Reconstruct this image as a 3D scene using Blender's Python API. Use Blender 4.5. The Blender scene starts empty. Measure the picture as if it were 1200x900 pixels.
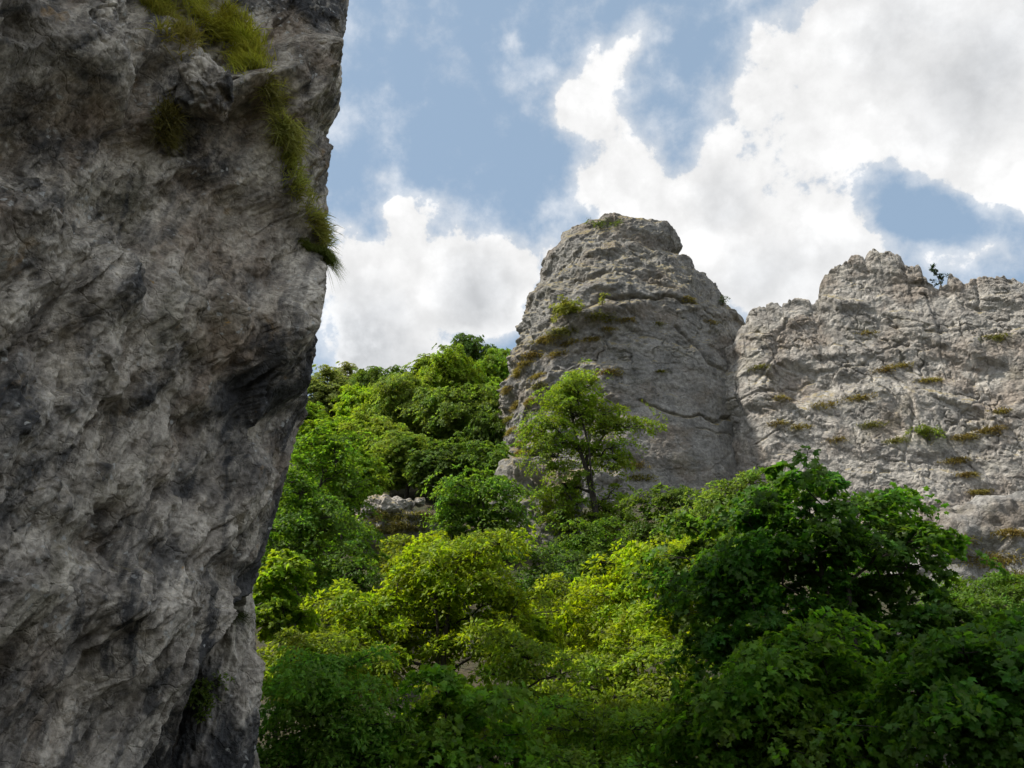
import bpy, math, random
import numpy as np
from mathutils import Vector

SC = bpy.context.scene
COL = SC.collection
F = 942.0
PITCH = math.radians(22.0)
CAM = np.array([0.0, 0.0, 1.6])
CP, SP = math.cos(PITCH), math.sin(PITCH)
f32 = np.float32


def ray(px, py):
    u, v = px - 600.0, py - 450.0
    return np.array([u, F * CP + v * SP, F * SP - v * CP])


def at(px, py, Y):
    r = ray(px, py)
    return CAM + r * (Y / r[1])


def project(P):
    d = P - CAM
    z = d[..., 1] * CP + d[..., 2] * SP
    up = -d[..., 1] * SP + d[..., 2] * CP
    z = np.where(np.abs(z) < 1e-3, 1e-3, z)
    return 600 + F * d[..., 0] / z, 450 - F * up / z, z


# ------------------------------------------------------------------ noise
def _h(ix, iy, iz, seed):
    with np.errstate(over='ignore'):
        h = (ix.astype(np.uint32) * np.uint32(374761393) + iy.astype(np.uint32) * np.uint32(668265263)
             + iz.astype(np.uint32) * np.uint32(2147483647) + np.uint32((seed * 974711 + 13) & 0xffffffff))
        h = (h ^ (h >> np.uint32(13))) * np.uint32(1274126177)
        h = (h ^ (h >> np.uint32(16))) * np.uint32(2246822519)
        h = h ^ (h >> np.uint32(15))
    return h


def _r(h, k):
    with np.errstate(over='ignore'):
        g = (h + np.uint32(k * 40503 + 7)) * np.uint32(2654435761)
        g = g ^ (g >> np.uint32(15))
    return (g & np.uint32(0xffffff)).astype(f32) / f32(16777216.0)


def perlin(p, seed=0):
    p = p.astype(f32)
    i = np.floor(p)
    fr = p - i
    i = i.astype(np.int32)
    w = fr * fr * fr * (fr * (fr * 6 - 15) + 10)
    out = 0
    for dx in (0, 1):
        wx = w[..., 0] if dx else 1 - w[..., 0]
        for dy in (0, 1):
            wy = w[..., 1] if dy else 1 - w[..., 1]
            for dz in (0, 1):
                wz = w[..., 2] if dz else 1 - w[..., 2]
                h = _h(i[..., 0] + dx, i[..., 1] + dy, i[..., 2] + dz, seed)
                g = ((_r(h, 1) - .5) * (fr[..., 0] - dx) + (_r(h, 2) - .5) * (fr[..., 1] - dy)
                     + (_r(h, 3) - .5) * (fr[..., 2] - dz))
                out = out + g * wx * wy * wz
    return out * 2.6


def fbm(p, octv=4, seed=0, gain=.5, lac=2.03):
    a, s = 1.0, 0
    for k in range(octv):
        s = s + a * perlin(p, seed + k * 17)
        a *= gain
        p = p * lac + 3.7
    return s


def ridged(p, octv=4, seed=0, gain=.5):
    a, s = 1.0, 0
    for k in range(octv):
        s = s + a * (1 - 2.2 * np.abs(perlin(p, seed + k * 17)))
        a *= gain
        p = p * 2.07 + 1.3
    return s


def facet(p, seed=0, tilt=1.0, ramp=.16):
    """broken-block relief: every cell is a plane of its own height and tilt, joined to its neighbour by a short steep step"""
    p = p.astype(f32)
    i = np.floor(p).astype(np.int32)
    b1 = np.full(p.shape[:-1], 1e9, f32)
    b2 = b1.copy()
    v1 = np.zeros(p.shape[:-1], f32)
    v2 = v1.copy()
    for dx in (-1, 0, 1):
        for dy in (-1, 0, 1):
            for dz in (-1, 0, 1):
                cx, cy, cz = i[..., 0] + dx, i[..., 1] + dy, i[..., 2] + dz
                h = _h(cx, cy, cz, seed)
                ox = cx + _r(h, 1) - p[..., 0]
                oy = cy + _r(h, 2) - p[..., 1]
                oz = cz + _r(h, 3) - p[..., 2]
                d = ox * ox + oy * oy + oz * oz
                v = (_r(h, 4) - .5) + tilt * ((_r(h, 5) - .5) * ox + (_r(h, 6) - .5) * oy + (_r(h, 7) - .5) * oz)
                m = d < b1
                m2 = (~m) & (d < b2)
                b2 = np.where(m, b1, np.where(m2, d, b2))
                v2 = np.where(m, v1, np.where(m2, v, v2))
                b1 = np.where(m, d, b1)
                v1 = np.where(m, v, v1)
    r = np.clip((np.sqrt(b2) - np.sqrt(b1)) / ramp, 0, 1) * .5
    return v1 * (.5 + r) + v2 * (.5 - r)


def cracks(p, seed=0, w=.03):
    """thin wandering fissures"""
    n = fbm(p, 4, seed, .55)
    m = np.clip(.5 + 1.6 * perlin(p * .8 + 9.1, seed + 50), 0, 1)
    return np.exp(-(n / w) ** 2) * m


def sstep(a, b, x):
    t = np.clip((x - a) / (b - a), 0, 1)
    return t * t * (3 - 2 * t)


def seg_dist(px, py, pts):
    best = np.full(px.shape, 1e9)
    for (x0, y0), (x1, y1) in zip(pts[:-1], pts[1:]):
        dx, dy = x1 - x0, y1 - y0
        t = np.clip(((px - x0) * dx + (py - y0) * dy) / (dx * dx + dy * dy + 1e-9), 0, 1)
        best = np.minimum(best, np.hypot(px - x0 - t * dx, py - y0 - t * dy))
    return best


def smooth1(a, k):
    if k < 2:
        return a
    ker = np.hanning(k + 2)[1:-1]
    ker /= ker.sum()
    return np.convolve(np.pad(a, k, mode='edge'), ker, mode='same')[k:-k]


# ------------------------------------------------------------------ mesh helpers
def tag(o, label=None, cat=None, group=None, kind=None):
    if label: o['label'] = label
    if cat: o['category'] = cat
    if group: o['group'] = group
    if kind: o['kind'] = kind
    return o


def link(name, me, mat, parent=None):
    o = bpy.data.objects.new(name, me)
    COL.objects.link(o)
    if mat is not None and len(me.materials) == 0:
        me.materials.append(mat)
    if parent is not None:
        o.parent = parent
    return o


def empty(name, loc):
    o = bpy.data.objects.new(name, None)
    COL.objects.link(o)
    o.location = [float(v) for v in loc]
    o.empty_display_size = .3
    return o


def raw_mesh(name, V, faces, size, smooth=True):
    """faces: (n, size) index array, or a list of such arrays"""
    if not isinstance(faces, list):
        faces = [faces]
    me = bpy.data.meshes.new(name)
    me.vertices.add(len(V))
    me.vertices.foreach_set('co', np.ascontiguousarray(V, dtype=f32).ravel())
    loops = np.concatenate([f.ravel() for f in faces]).astype(np.int32)
    totals = np.concatenate([np.full(len(f), f.shape[1], np.int32) for f in faces])
    starts = np.concatenate([[0], np.cumsum(totals)[:-1]]).astype(np.int32)
    me.loops.add(len(loops))
    me.loops.foreach_set('vertex_index', loops)
    me.polygons.add(len(totals))
    me.polygons.foreach_set('loop_start', starts)
    me.polygons.foreach_set('use_smooth', np.full(len(totals), smooth, dtype=bool))
    me.update(calc_edges=True)
    return me


def grid_faces(n, m, wrap=False):
    a = np.arange(n * m).reshape(n, m)
    if wrap:
        a = np.concatenate([a, a[:1]], 0)
    return np.stack([a[:-1, :-1], a[1:, :-1], a[1:, 1:], a[:-1, 1:]], -1).reshape(-1, 4)


def grid_normals(P, wrap=False):
    if wrap:
        Q = np.concatenate([P[-1:], P, P[:1]], 0)
        du = Q[2:] - Q[:-2]
    else:
        du = np.gradient(P, axis=0)
    dv = np.gradient(P, axis=1)
    n = np.cross(du, dv)
    return n / (np.linalg.norm(n, axis=-1, keepdims=True) + 1e-9)


def spline(pts, n_per=24, closed=False):
    pts = np.array(pts, float)
    N = len(pts)
    out = []
    for k in range(N if closed else N - 1):
        p0 = pts[(k - 1) % N] if (closed or k > 0) else pts[k]
        p1, p2 = pts[k], pts[(k + 1) % N]
        p3 = pts[(k + 2) % N] if (closed or k + 2 < N) else p2
        t = np.linspace(0, 1, n_per, endpoint=False)[:, None]
        out.append(.5 * (2 * p1 + (p2 - p0) * t + (2 * p0 - 5 * p1 + 4 * p2 - p3) * t * t + (-p0 + 3 * p1 - 3 * p2 + p3) * t ** 3))
    if not closed:
        out.append(pts[-1:])
    return np.concatenate(out)


# ------------------------------------------------------------------ materials
class NT:
    def __init__(s, tree):
        s.t = tree
        s.n = tree.nodes
        s.l = tree.links

    def new(s, typ, **kw):
        nd = s.n.new(typ)
        for k, v in kw.items():
            setattr(nd, k, v)
        return nd

    def put(s, sock, v):
        if isinstance(v, bpy.types.NodeSocket):
            s.l.new(v, sock)
        elif v is not None:
            sock.default_value = v

    def math(s, op, a, b=None, c=None, clamp=False):
        nd = s.new('ShaderNodeMath', operation=op, use_clamp=clamp)
        s.put(nd.inputs[0], a)
        if b is not None: s.put(nd.inputs[1], b)
        if c is not None: s.put(nd.inputs[2], c)
        return nd.outputs[0]

    def vmath(s, op, a, b=None, out=0):
        nd = s.new('ShaderNodeVectorMath', operation=op)
        s.put(nd.inputs[0], a)
        if b is not None: s.put(nd.inputs[1], b)
        return nd.outputs[out]

    def scale(s, a, k):
        nd = s.new('ShaderNodeVectorMath', operation='SCALE')
        s.put(nd.inputs[0], a)
        s.put(nd.inputs['Scale'], k)
        return nd.outputs[0]

    def noise(s, vec, scale, detail=4, rough=.5, dist=0.0, color=False):
        nd = s.new('ShaderNodeTexNoise')
        s.put(nd.inputs['Vector'], vec)
        nd.inputs['Scale'].default_value = scale
        nd.inputs['Detail'].default_value = detail
        nd.inputs['Roughness'].default_value = rough
        nd.inputs['Distortion'].default_value = dist
        return nd.outputs['Color' if color else 'Fac']

    def ridge(s, vec, scale, detail=6, rough=.6):
        nd = s.new('ShaderNodeTexNoise', noise_type='RIDGED_MULTIFRACTAL')
        s.put(nd.inputs['Vector'], vec)
        nd.inputs['Scale'].default_value = scale
        nd.inputs['Detail'].default_value = detail
        nd.inputs['Roughness'].default_value = rough
        nd.inputs['Offset'].default_value = .9
        nd.inputs['Gain'].default_value = 1.6
        return nd.outputs['Fac']

    def voro(s, vec, scale, feature='F1', out='Distance', rnd=1.0):
        nd = s.new('ShaderNodeTexVoronoi', feature=feature)
        s.put(nd.inputs['Vector'], vec)
        nd.inputs['Scale'].default_value = scale
        nd.inputs['Randomness'].default_value = rnd
        return nd.outputs[out]

    def mapr(s, v, a, b, c=0.0, d=1.0, smooth=True):
        nd = s.new('ShaderNodeMapRange')
        nd.interpolation_type = 'SMOOTHSTEP' if smooth else 'LINEAR'
        s.put(nd.inputs[0], v)
        for k, x in zip((1, 2, 3, 4), (a, b, c, d)):
            s.put(nd.inputs[k], x)
        return nd.outputs[0]

    def mix(s, fac, a, b, typ='MIX'):
        nd = s.new('ShaderNodeMixRGB', blend_type=typ)
        s.put(nd.inputs[0], fac)
        s.put(nd.inputs[1], a if isinstance(a, bpy.types.NodeSocket) else (*a, 1))
        s.put(nd.inputs[2], b if isinstance(b, bpy.types.NodeSocket) else (*b, 1))
        return nd.outputs[0]

    def mapping(s, vec, scale=(1, 1, 1), rot=(0, 0, 0), loc=(0, 0, 0)):
        nd = s.new('ShaderNodeMapping')
        s.put(nd.inputs['Vector'], vec)
        nd.inputs['Scale'].default_value = scale
        nd.inputs['Rotation'].default_value = rot
        nd.inputs['Location'].default_value = loc
        return nd.outputs[0]


def new_mat(name):
    m = bpy.data.materials.new(name)
    m.use_nodes = True
    m.node_tree.nodes.clear()
    return m, NT(m.node_tree)


def rock_material(name, k=1.0, base=(.2, .19, .18), light=(.36, .34, .31), brown=(.2, .155, .12), dark=(.07, .07, .068),
                  moss=(.07, .075, .03), moss_amt=.3, speck=.5, streak=.6, orange=.3, bump=1.0, lay=(0, 0, 0), cutoff=.5,
                  soil=(.13, .105, .05), stain=0.0, fine=.55, wrp=.45, drip=0.0, ochre=0.0, aniso=1.0):
    """k = features per metre multiplier"""
    m, t = new_mat(name)
    tc = t.new('ShaderNodeTexCoord').outputs['Object']
    warp = t.vmath('ADD', tc, t.scale(t.vmath('SUBTRACT', t.noise(tc, .8 * k, 3, color=True), (.5, .5, .5)), wrp / k))
    warp = t.mapping(t.mapping(warp, rot=lay), scale=(1, 1, aniso)) if aniso != 1 else warp
    n1 = t.noise(warp, .45 * k, 6, .6)
    n2 = t.noise(warp, 1.7 * k, 8, .62)
    n3 = t.noise(tc, 9 * k, 6, .65)
    n4 = t.noise(t.vmath('ADD', warp, (13.1, 4.2, 7.7)), .8 * k, 7, .6)
    lv = warp if aniso != 1 else t.mapping(warp, rot=lay)
    st = t.noise(t.mapping(lv, scale=(2.2 * k, 2.2 * k, .28 * k / min(aniso, 1))), 1.0, 7, .6)
    col = t.mix(t.mapr(n2, .36, .64), base, light)
    col = t.mix(t.mapr(n1, .48, .66, 0, .75), col, brown)
    col = t.mix(t.mapr(st, .52, .68, 0, streak), col, dark)
    col = t.mix(t.mapr(n4, .53, .7, 0, moss_amt), col, moss)
    if stain > 0:
        sn = t.noise(t.mapping(t.vmath('ADD', warp, (5.5, 31.0, 2.2)), scale=(.5 * k, .5 * k, .4 * k)), 1.0, 8, .66)
        col = t.mix(t.mapr(sn, .47, .60, 0, stain), col, dark)
    col = t.mix(t.mapr(n3, .3, .72, 0, fine, False), t.mix(1.0, col, (.5, .5, .5), 'MULTIPLY'), t.mix(1.0, col, (1.7, 1.7, 1.7), 'MULTIPLY'))
    if drip > 0:
        dr = t.noise(t.mapping(t.vmath('ADD', tc, t.scale(t.vmath('SUBTRACT', t.noise(tc, 1.5 * k, 4, color=True), (.5, .5, .5)), .3 / k)), scale=(2.6 * k, 2.6 * k, .16 * k)), 1.0, 6, .6)
        col = t.mix(t.math('MULTIPLY', t.mapr(dr, .53, .64), t.mapr(n1, .35, .6, drip, drip * .3)), col, dark)
        pale = t.noise(t.mapping(t.vmath('ADD', warp, (9.0, 2.0, 5.0)), scale=(1.1 * k, 1.1 * k, .6 * k)), 1.0, 9, .72)
        col = t.mix(t.mapr(pale, .55, .68, 0, .7), col, light)
    if ochre > 0:
        oc = t.noise(t.vmath('ADD', warp, (17.0, 8.0, 1.0)), 1.1 * k, 8, .7)
        col = t.mix(t.mapr(oc, .60, .70, 0, ochre), col, (.27, .18, .085))
    # pale lichen spots
    sp = t.voro(t.vmath('ADD', tc, t.scale(t.noise(tc, 7 * k, 4, color=True), .18 / k)), 6.5 * k)
    lm = t.math('MULTIPLY', t.mapr(sp, .30, .17), t.mapr(t.noise(tc, 1.1 * k, 4, .6), .5, .62))
    col = t.mix(t.math('MULTIPLY', lm, speck), col, (.42, .42, .40))
    if orange > 0:
        om = t.math('MULTIPLY', t.mapr(t.noise(tc, 3.2 * k, 7, .7), .64, .72), t.mapr(t.noise(tc, .55 * k, 3, .5), .5, .6))
        col = t.mix(t.math('MULTIPLY', om, orange), col, (.36, .21, .05))
    geo = t.new('ShaderNodeNewGeometry').outputs['Normal']
    sx = t.new('ShaderNodeSeparateXYZ')
    t.l.new(geo, sx.inputs[0])
    up = t.math('MULTIPLY', t.mapr(sx.outputs[2], cutoff, cutoff + .3), t.mapr(n2, .4, .55))
    col = t.mix(t.math('MULTIPLY', up, .8), col, soil)
    # relief
    h = t.math('ADD', t.math('MULTIPLY', t.ridge(tc, 1.6 * k), -.10 / k), t.math('ADD', t.math('MULTIPLY', n2, .16 / k), t.math('MULTIPLY', n3, .16 / k)))
    h = t.math('ADD', h, t.math('MULTIPLY', t.ridge(t.vmath('ADD', tc, (3.0, 9.0, 4.0)), 5.5 * k), -.035 / k))
    h = t.math('ADD', h, t.math('MULTIPLY', t.noise(tc, 28 * k, 5, .65), .05 / k))
    cr = t.voro(t.vmath('ADD', tc, t.scale(t.noise(tc, 2.5 * k, 5, color=True), .55 / k)), 2.2 * k, 'DISTANCE_TO_EDGE')
    h = t.math('ADD', h, t.math('MULTIPLY', t.mapr(cr, 0, .05), .05 / k))
    bp = t.new('ShaderNodeBump')
    bp.inputs['Strength'].default_value = .9
    bp.inputs['Distance'].default_value = .45 * bump
    t.l.new(h, bp.inputs['Height'])
    b = t.new('ShaderNodeBsdfPrincipled')
    t.l.new(col, b.inputs['Base Color'])
    b.inputs['Roughness'].default_value = .88
    b.inputs['Specular IOR Level'].default_value = .25
    t.l.new(bp.outputs[0], b.inputs['Normal'])
    o = t.new('ShaderNodeOutputMaterial')
    t.l.new(b.outputs[0], o.inputs[0])
    return m


def leaf_material(name, var=.35, trans=.6, gloss=.014):
    m, t = new_mat(name)
    oi = t.new('ShaderNodeObjectInfo').outputs['Color']
    rnd = t.new('ShaderNodeNewGeometry').outputs['Random Per Island']
    tc = t.new('ShaderNodeTexCoord').outputs['Object']
    big = t.noise(tc, .8, 4, .6)
    hs = t.new('ShaderNodeHueSaturation')
    t.l.new(t.math('ADD', t.mapr(rnd, 0, 1, .485, .515, False), t.mapr(big, .3, .7, -.022, .022, False)), hs.inputs['Hue'])
    t.l.new(t.math('MULTIPLY', t.mapr(t.math('FRACT', t.math('MULTIPLY', rnd, 7.31)), 0, 1, 1 - var, 1 + var, False),
                   t.mapr(big, .3, .7, .72, 1.28, False)), hs.inputs['Value'])
    t.l.new(oi, hs.inputs['Color'])
    col = hs.outputs[0]
    d = t.new('ShaderNodeBsdfDiffuse')
    t.l.new(col, d.inputs[0])
    tr = t.new('ShaderNodeBsdfTranslucent')
    t.l.new(t.mix(1.0, col, (1.55, 1.5, .75), 'MULTIPLY'), tr.inputs[0])
    mx = t.new('ShaderNodeMixShader')
    mx.inputs[0].default_value = trans
    t.l.new(d.outputs[0], mx.inputs[1])
    t.l.new(tr.outputs[0], mx.inputs[2])
    g = t.new('ShaderNodeBsdfGlossy')
    g.inputs['Roughness'].default_value = .5
    g.inputs['Color'].default_value = (.8, .85, .8, 1)
    m2 = t.new('ShaderNodeMixShader')
    m2.inputs[0].default_value = gloss
    t.l.new(mx.outputs[0], m2.inputs[1])
    t.l.new(g.outputs[0], m2.inputs[2])
    o = t.new('ShaderNodeOutputMaterial')
    t.l.new(m2.outputs[0], o.inputs[0])
    return m


def bark_material():
    m, t = new_mat('bark')
    tc = t.new('ShaderNodeTexCoord').outputs['Object']
    n = t.noise(t.mapping(tc, scale=(9, 9, 2)), 1, 6, .65)
    col = t.mix(t.mapr(n, .35, .65), (.018, .014, .010), (.055, .047, .037))
    bp = t.new('ShaderNodeBump')
    bp.inputs['Distance'].default_value = .04
    t.l.new(n, bp.inputs['Height'])
    b = t.new('ShaderNodeBsdfPrincipled')
    t.l.new(col, b.inputs['Base Color'])
    b.inputs['Roughness'].default_value = .9
    t.l.new(bp.outputs[0], b.inputs['Normal'])
    o = t.new('ShaderNodeOutputMaterial')
    t.l.new(b.outputs[0], o.inputs[0])
    return m


def ground_material():
    m, t = new_mat('forest_floor')
    tc = t.new('ShaderNodeTexCoord').outputs['Object']
    n = t.noise(tc, .5, 8, .65)
    n2 = t.noise(tc, 5, 8, .7)
    col = t.mix(t.mapr(n, .4, .6), (.035, .045, .014), (.075, .06, .028))
    col = t.mix(t.mapr(n2, .45, .7), col, (.03, .022, .014))
    bp = t.new('ShaderNodeBump')
    bp.inputs['Distance'].default_value = .25
    t.l.new(n2, bp.inputs['Height'])
    b = t.new('ShaderNodeBsdfPrincipled')
    t.l.new(col, b.inputs['Base Color'])
    b.inputs['Roughness'].default_value = .95
    t.l.new(bp.outputs[0], b.inputs['Normal'])
    o = t.new('ShaderNodeOutputMaterial')
    t.l.new(b.outputs[0], o.inputs[0])
    return m


M_CLIFF = rock_material('cliff_rock', k=1.25, base=(.235, .21, .18), light=(.60, .545, .465), brown=(.25, .18, .12), dark=(.036, .039, .044),
                        moss=(.11, .105, .05), moss_amt=.45, speck=.9, streak=.7, orange=.9, bump=.62, wrp=.2, lay=(.55, 0, 0), cutoff=.6, stain=.92, fine=.75, drip=.9, ochre=.7, aniso=.42)
M_TOWER = rock_material('tower_rock', k=.42, base=(.175, .17, .16), light=(.29, .28, .26), brown=(.20, .165, .13), dark=(.085, .085, .083),
                        moss=(.15, .135, .06), moss_amt=.3, speck=.25, streak=.5, orange=0, bump=.55, aniso=1.6, cutoff=.32, drip=.45, soil=(.20, .16, .065))
M_WALL = rock_material('wall_rock', k=.42, base=(.285, .265, .24), light=(.44, .415, .375), brown=(.295, .245, .20), dark=(.12, .118, .115),
                       moss=(.2, .18, .1), moss_amt=.25, speck=.25, streak=.5, orange=0, bump=.62, drip=.4, aniso=1.5, lay=(0, .4, 0), cutoff=.42, soil=(.22, .175, .075))
M_SLAB = rock_material('slab_rock', k=.5, base=(.2, .195, .185), light=(.34, .33, .31), brown=(.22, .18, .14), dark=(.09, .09, .088), moss=(.15, .135, .06), moss_amt=.3, speck=.3, streak=.5, orange=0, bump=.7, cutoff=.86, drip=.3)
M_LEAF = leaf_material('leaf')
M_GRASS = leaf_material('grass_blade', var=.4, trans=.4, gloss=.01)
M_BARK = bark_material()
M_GROUND = ground_material()


# ------------------------------------------------------------------ ground
_ty = np.array([-600, -120, -60, -30, 8, 16, 25, 32, 42, 50, 65, 80, 105, 140, 200, 330, 700])
_tz = np.array([60, 30, 12, 0, 0, -.3, .6, 3.2, 8.6, 12.2, 19, 26, 39, 47, 52, 55, 55])


def ground_h(x, y):
    x, y = np.asarray(x, float), np.asarray(y, float)
    z = np.interp(y, _ty, _tz)
    for d in (-3, 3):
        z = z + np.interp(y + d, _ty, _tz)
    z = z / 3
    far = sstep(18, 45, y)
    z = z * (1 - .22 * far * sstep(8, 30, x))
    p = np.stack([x, y, np.zeros_like(x)], -1)
    return z + far * (1.6 * fbm(p * .045, 3, 5)) + .25 * fbm(p * .3, 3, 9)


def build_ground():
    ax = np.concatenate([np.linspace(-600, -70, 40, endpoint=False), np.linspace(-70, 90, 240, endpoint=False), np.linspace(90, 650, 40)])
    ay = np.concatenate([np.linspace(-600, -30, 40, endpoint=False), np.linspace(-30, 140, 260, endpoint=False), np.linspace(140, 700, 40)])
    X, Y = np.meshgrid(ax, ay, indexing='ij')
    P = np.stack([X, Y, ground_h(X, Y)], -1)
    o = link('ground', raw_mesh('ground', P.reshape(-1, 3), grid_faces(len(ax), len(ay)), 4), M_GROUND)
    tag(o, kind='structure')


build_ground()


# ------------------------------------------------------------------ rocks
class Surf:
    """displaced rock surface kept for placing plants on it"""
    def __init__(s, P):
        V = P.reshape(-1, 3)
        n = grid_normals(P).reshape(-1, 3)
        s.V, s.N = V, n
        s.px, s.py, s.d = project(V)
        facing = np.einsum('ij,ij->i', n, CAM - V) > 0
        ok = facing & (s.d > .5) & (s.px > -80) & (s.px < 1280) & (s.py > -80) & (s.py < 980)
        s.idx = np.nonzero(ok)[0]

    def pick(s, px, py, rad=6.0):
        i = s.idx
        q = np.hypot(s.px[i] - px, s.py[i] - py)
        c = i[q < rad]
        if len(c) == 0:
            j = i[np.argmin(q)]
        else:
            j = c[np.argmin(s.d[c])]
        return s.V[j], s.N[j]


def build_left_cliff():
    # plan of the wall, walked from far behind the viewer's left to the far edge and round its back
    # (negative turn so that the normals point out of the rock)
    plan = spline([(-20, -8), (-13, -3.5), (-9.2, 1.0), (-6.9, 4.4), (-5.2, 7.2), (-4.1, 9.3), (-3.35, 10.7), (-3.3, 11.6), (-4.0, 12.9), (-6.5, 15), (-12, 18), (-20, 18)], 60)
    seg = np.concatenate([[0], np.cumsum(np.linalg.norm(np.diff(plan, axis=0), axis=1))])
    dens = np.where((plan[:, 1] > 5.2) & (plan[:, 1] < 12.3) & (plan[:, 0] > -6.6), 1 / .0145, 1 / .09)
    dens = smooth1(dens, 9)
    cum = np.concatenate([[0], np.cumsum(.5 * (dens[1:] + dens[:-1]) * np.diff(seg))])
    n = int(cum[-1])
    s = np.interp(np.linspace(0, cum[-1], n), cum, seg)
    px_, py_ = np.interp(s, seg, plan[:, 0]), np.interp(s, seg, plan[:, 1])
    zz = np.concatenate([np.arange(-.8, 14.6, .0165), np.linspace(14.6, 19.0, 50)])
    m = len(zz)
    P = np.zeros((n, m, 3))
    P[..., 0], P[..., 1], P[..., 2] = px_[:, None], py_[:, None], zz[None, :]
    # wanted outline of the far edge, photograph pixels
    ty = np.array([-200, 0, 50, 100, 150, 200, 250, 290, 340, 400, 460, 520, 580, 640, 680, 700, 745, 770, 830, 900])
    tx = np.array([415, 409, 402, 395, 392, 385, 380, 384, 382, 371, 362, 345, 330, 312, 300, 291, 262, 240, 216, 196])
    N0 = grid_normals(P)
    nrm = N0 if N0[n // 2, m // 2, 0] > 0 else -N0
    ty0, tx0 = np.append(ty[:15], [760, 900]), np.append(tx[:15], [296, 290])
    for it in range(2):
        qx, qy, qd = project(P)
        # smooth shift of whole rows until the edge stands where the photo has it
        e = (P[..., 1] > 8)
        mx = np.where(e, qx, -1e9)
        k = mx.argmax(0)
        row_y = qy[k, np.arange(m)]
        dxp = np.interp(row_y, ty0, tx0) - mx.max(0)
        shift = smooth1(dxp * qd[k, np.arange(m)] / F, 15)
        P[..., 0] += shift[None, :] * sstep(3, 8, P[..., 1])
    qx, qy, qd = project(P)
    A = P.copy()
    warp = np.stack([fbm(A * .5, 3, 11), fbm(A * .5, 3, 12), fbm(A * .5, 3, 13)], -1)
    Aw = A + .22 * warp
    # ribs run from upper right to lower left across the face
    a = math.radians(-30)
    R = np.array([[1, 0, 0], [0, math.cos(a), math.sin(a)], [0, -math.sin(a), math.cos(a)]])
    B = Aw @ R.T
    Bs = B * np.array([1, 1, .36])
    D = .40 * fbm(A * .33, 3, 1)
    D += .72 * facet(Bs * .5, 3, 1.6, .13)
    D += .30 * facet((A + .12 * warp) @ R.T * np.array([1, 1, .33]) * 1.5, 4, 1.6)
    D += .10 * facet(A @ R.T * np.array([1, 1, .34]) * 3.6, 5, 1.7)
    D += .04 * facet(A @ R.T * np.array([1, 1, .5]) * 8.5, 15, 1.7)
    D += .10 * ridged(Bs * .62, 3, 2, .45)
    D += .028 * ridged(A @ R.T * np.array([1, 1, .5]) * 4.5, 4, 6, .55)
    D += .014 * fbm(A * 8, 4, 7, .65)
    D += .016 * facet(A * 17, 8, 1.3)
    D -= .09 * cracks(Bs * .8, 9, .045) + .05 * cracks(A @ R.T * np.array([1, 1, .5]) * 2.0, 10, .05) + .02 * cracks(A * 6, 14, .07)
    edge = sstep(11.9, 10.2, P[..., 1]) * .65 + .35
    D *= edge
    g = lambda cx, cy, sx, sy, an=0: np.exp(-(((qx - cx) * math.cos(an) + (qy - cy) * math.sin(an)) / sx) ** 2 - ((-(qx - cx) * math.sin(an) + (qy - cy) * math.cos(an)) / sy) ** 2)
    D += .65 * g(95, 60, 90, 95) - .7 * g(75, 150, 75, 45, -.4) + .35 * g(30, 250, 70, 45, .5)
    D += .45 * g(243, 108, 34, 34) - .35 * g(245, 165, 45, 16, .2) - .35 * g(200, 100, 14, 55, .2)
    D += .22 * g(330, 100, 40, 120, -.2)
    D += .35 * g(130, 400, 60, 90, .5) - .3 * g(55, 430, 30, 70, .4)
    gully = seg_dist(qx, qy, [(168, -40), (176, 60), (196, 130), (205, 190), (190, 250), (172, 330), (150, 440), (118, 520)])
    D -= .36 * np.exp(-(gully / 24) ** 2) * sstep(560, 380, qy)
    g2 = seg_dist(qx, qy, [(372, 300), (330, 200), (318, 120)])
    D += .16 * np.exp(-(g2 / 14) ** 2)
    for pl, w, dep in (([(240, 325), (190, 392)], 5, .12), ([(158, 450), (135, 490), (118, 540)], 6, .16), ([(85, 400), (66, 470)], 5, .14),
                       ([(60, 820), (20, 900)], 12, .12), ([(312, 250), (296, 300), (290, 380)], 6, .1)):
        D -= dep * np.exp(-(seg_dist(qx, qy, pl) / w) ** 2)
    # the lower part is undercut along a slanting lip
    lip = np.interp(qy, [660, 700, 770, 830, 900, 1000], [330, 292, 236, 214, 192, 165]) + 7 * fbm(A * 1.3, 3, 31)
    cut = sstep(-2, 9, qx - lip) * sstep(672, 700, qy) * (P[..., 1] > 6)
    D -= 1.35 * cut
    Q = P + nrm * D[..., None]
    for it in range(3):
        qx, qy, qd = project(Q)
        mx = np.where(Q[..., 1] > 8, qx, -1e9)
        k = mx.argmax(0)
        row_y = qy[k, np.arange(m)]
        dxp = np.interp(row_y, ty, tx) - mx.max(0)
        dxp = smooth1(np.clip(dxp, -60, 60), 21)
        Q[..., 0] += (dxp * qd[k, np.arange(m)] / F)[None, :] * sstep(4, 9, P[..., 1])
    # close the top with a rough plateau
    faces = [grid_faces(n, m)]
    if N0[n // 2, m // 2, 0] < 0:
        faces = [f[:, ::-1] for f in faces]
    V = Q.reshape(-1, 3)
    top = np.arange(n) * m + m - 1
    V = np.concatenate([V, [[-16, 8, 19.6]]])
    c = len(V) - 1
    faces.append(np.stack([top[:-1], top[1:], np.full(n - 1, c)], -1))
    o = link('cliff', raw_mesh('cliff', V, faces, 4), M_CLIFF)
    tag(o, 'huge dark grey overhanging rock cliff close by, with green grass band across its top', 'cliff')
    S = Surf(Q if N0[n // 2, m // 2, 0] > 0 else Q[::-1])
    return S


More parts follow.
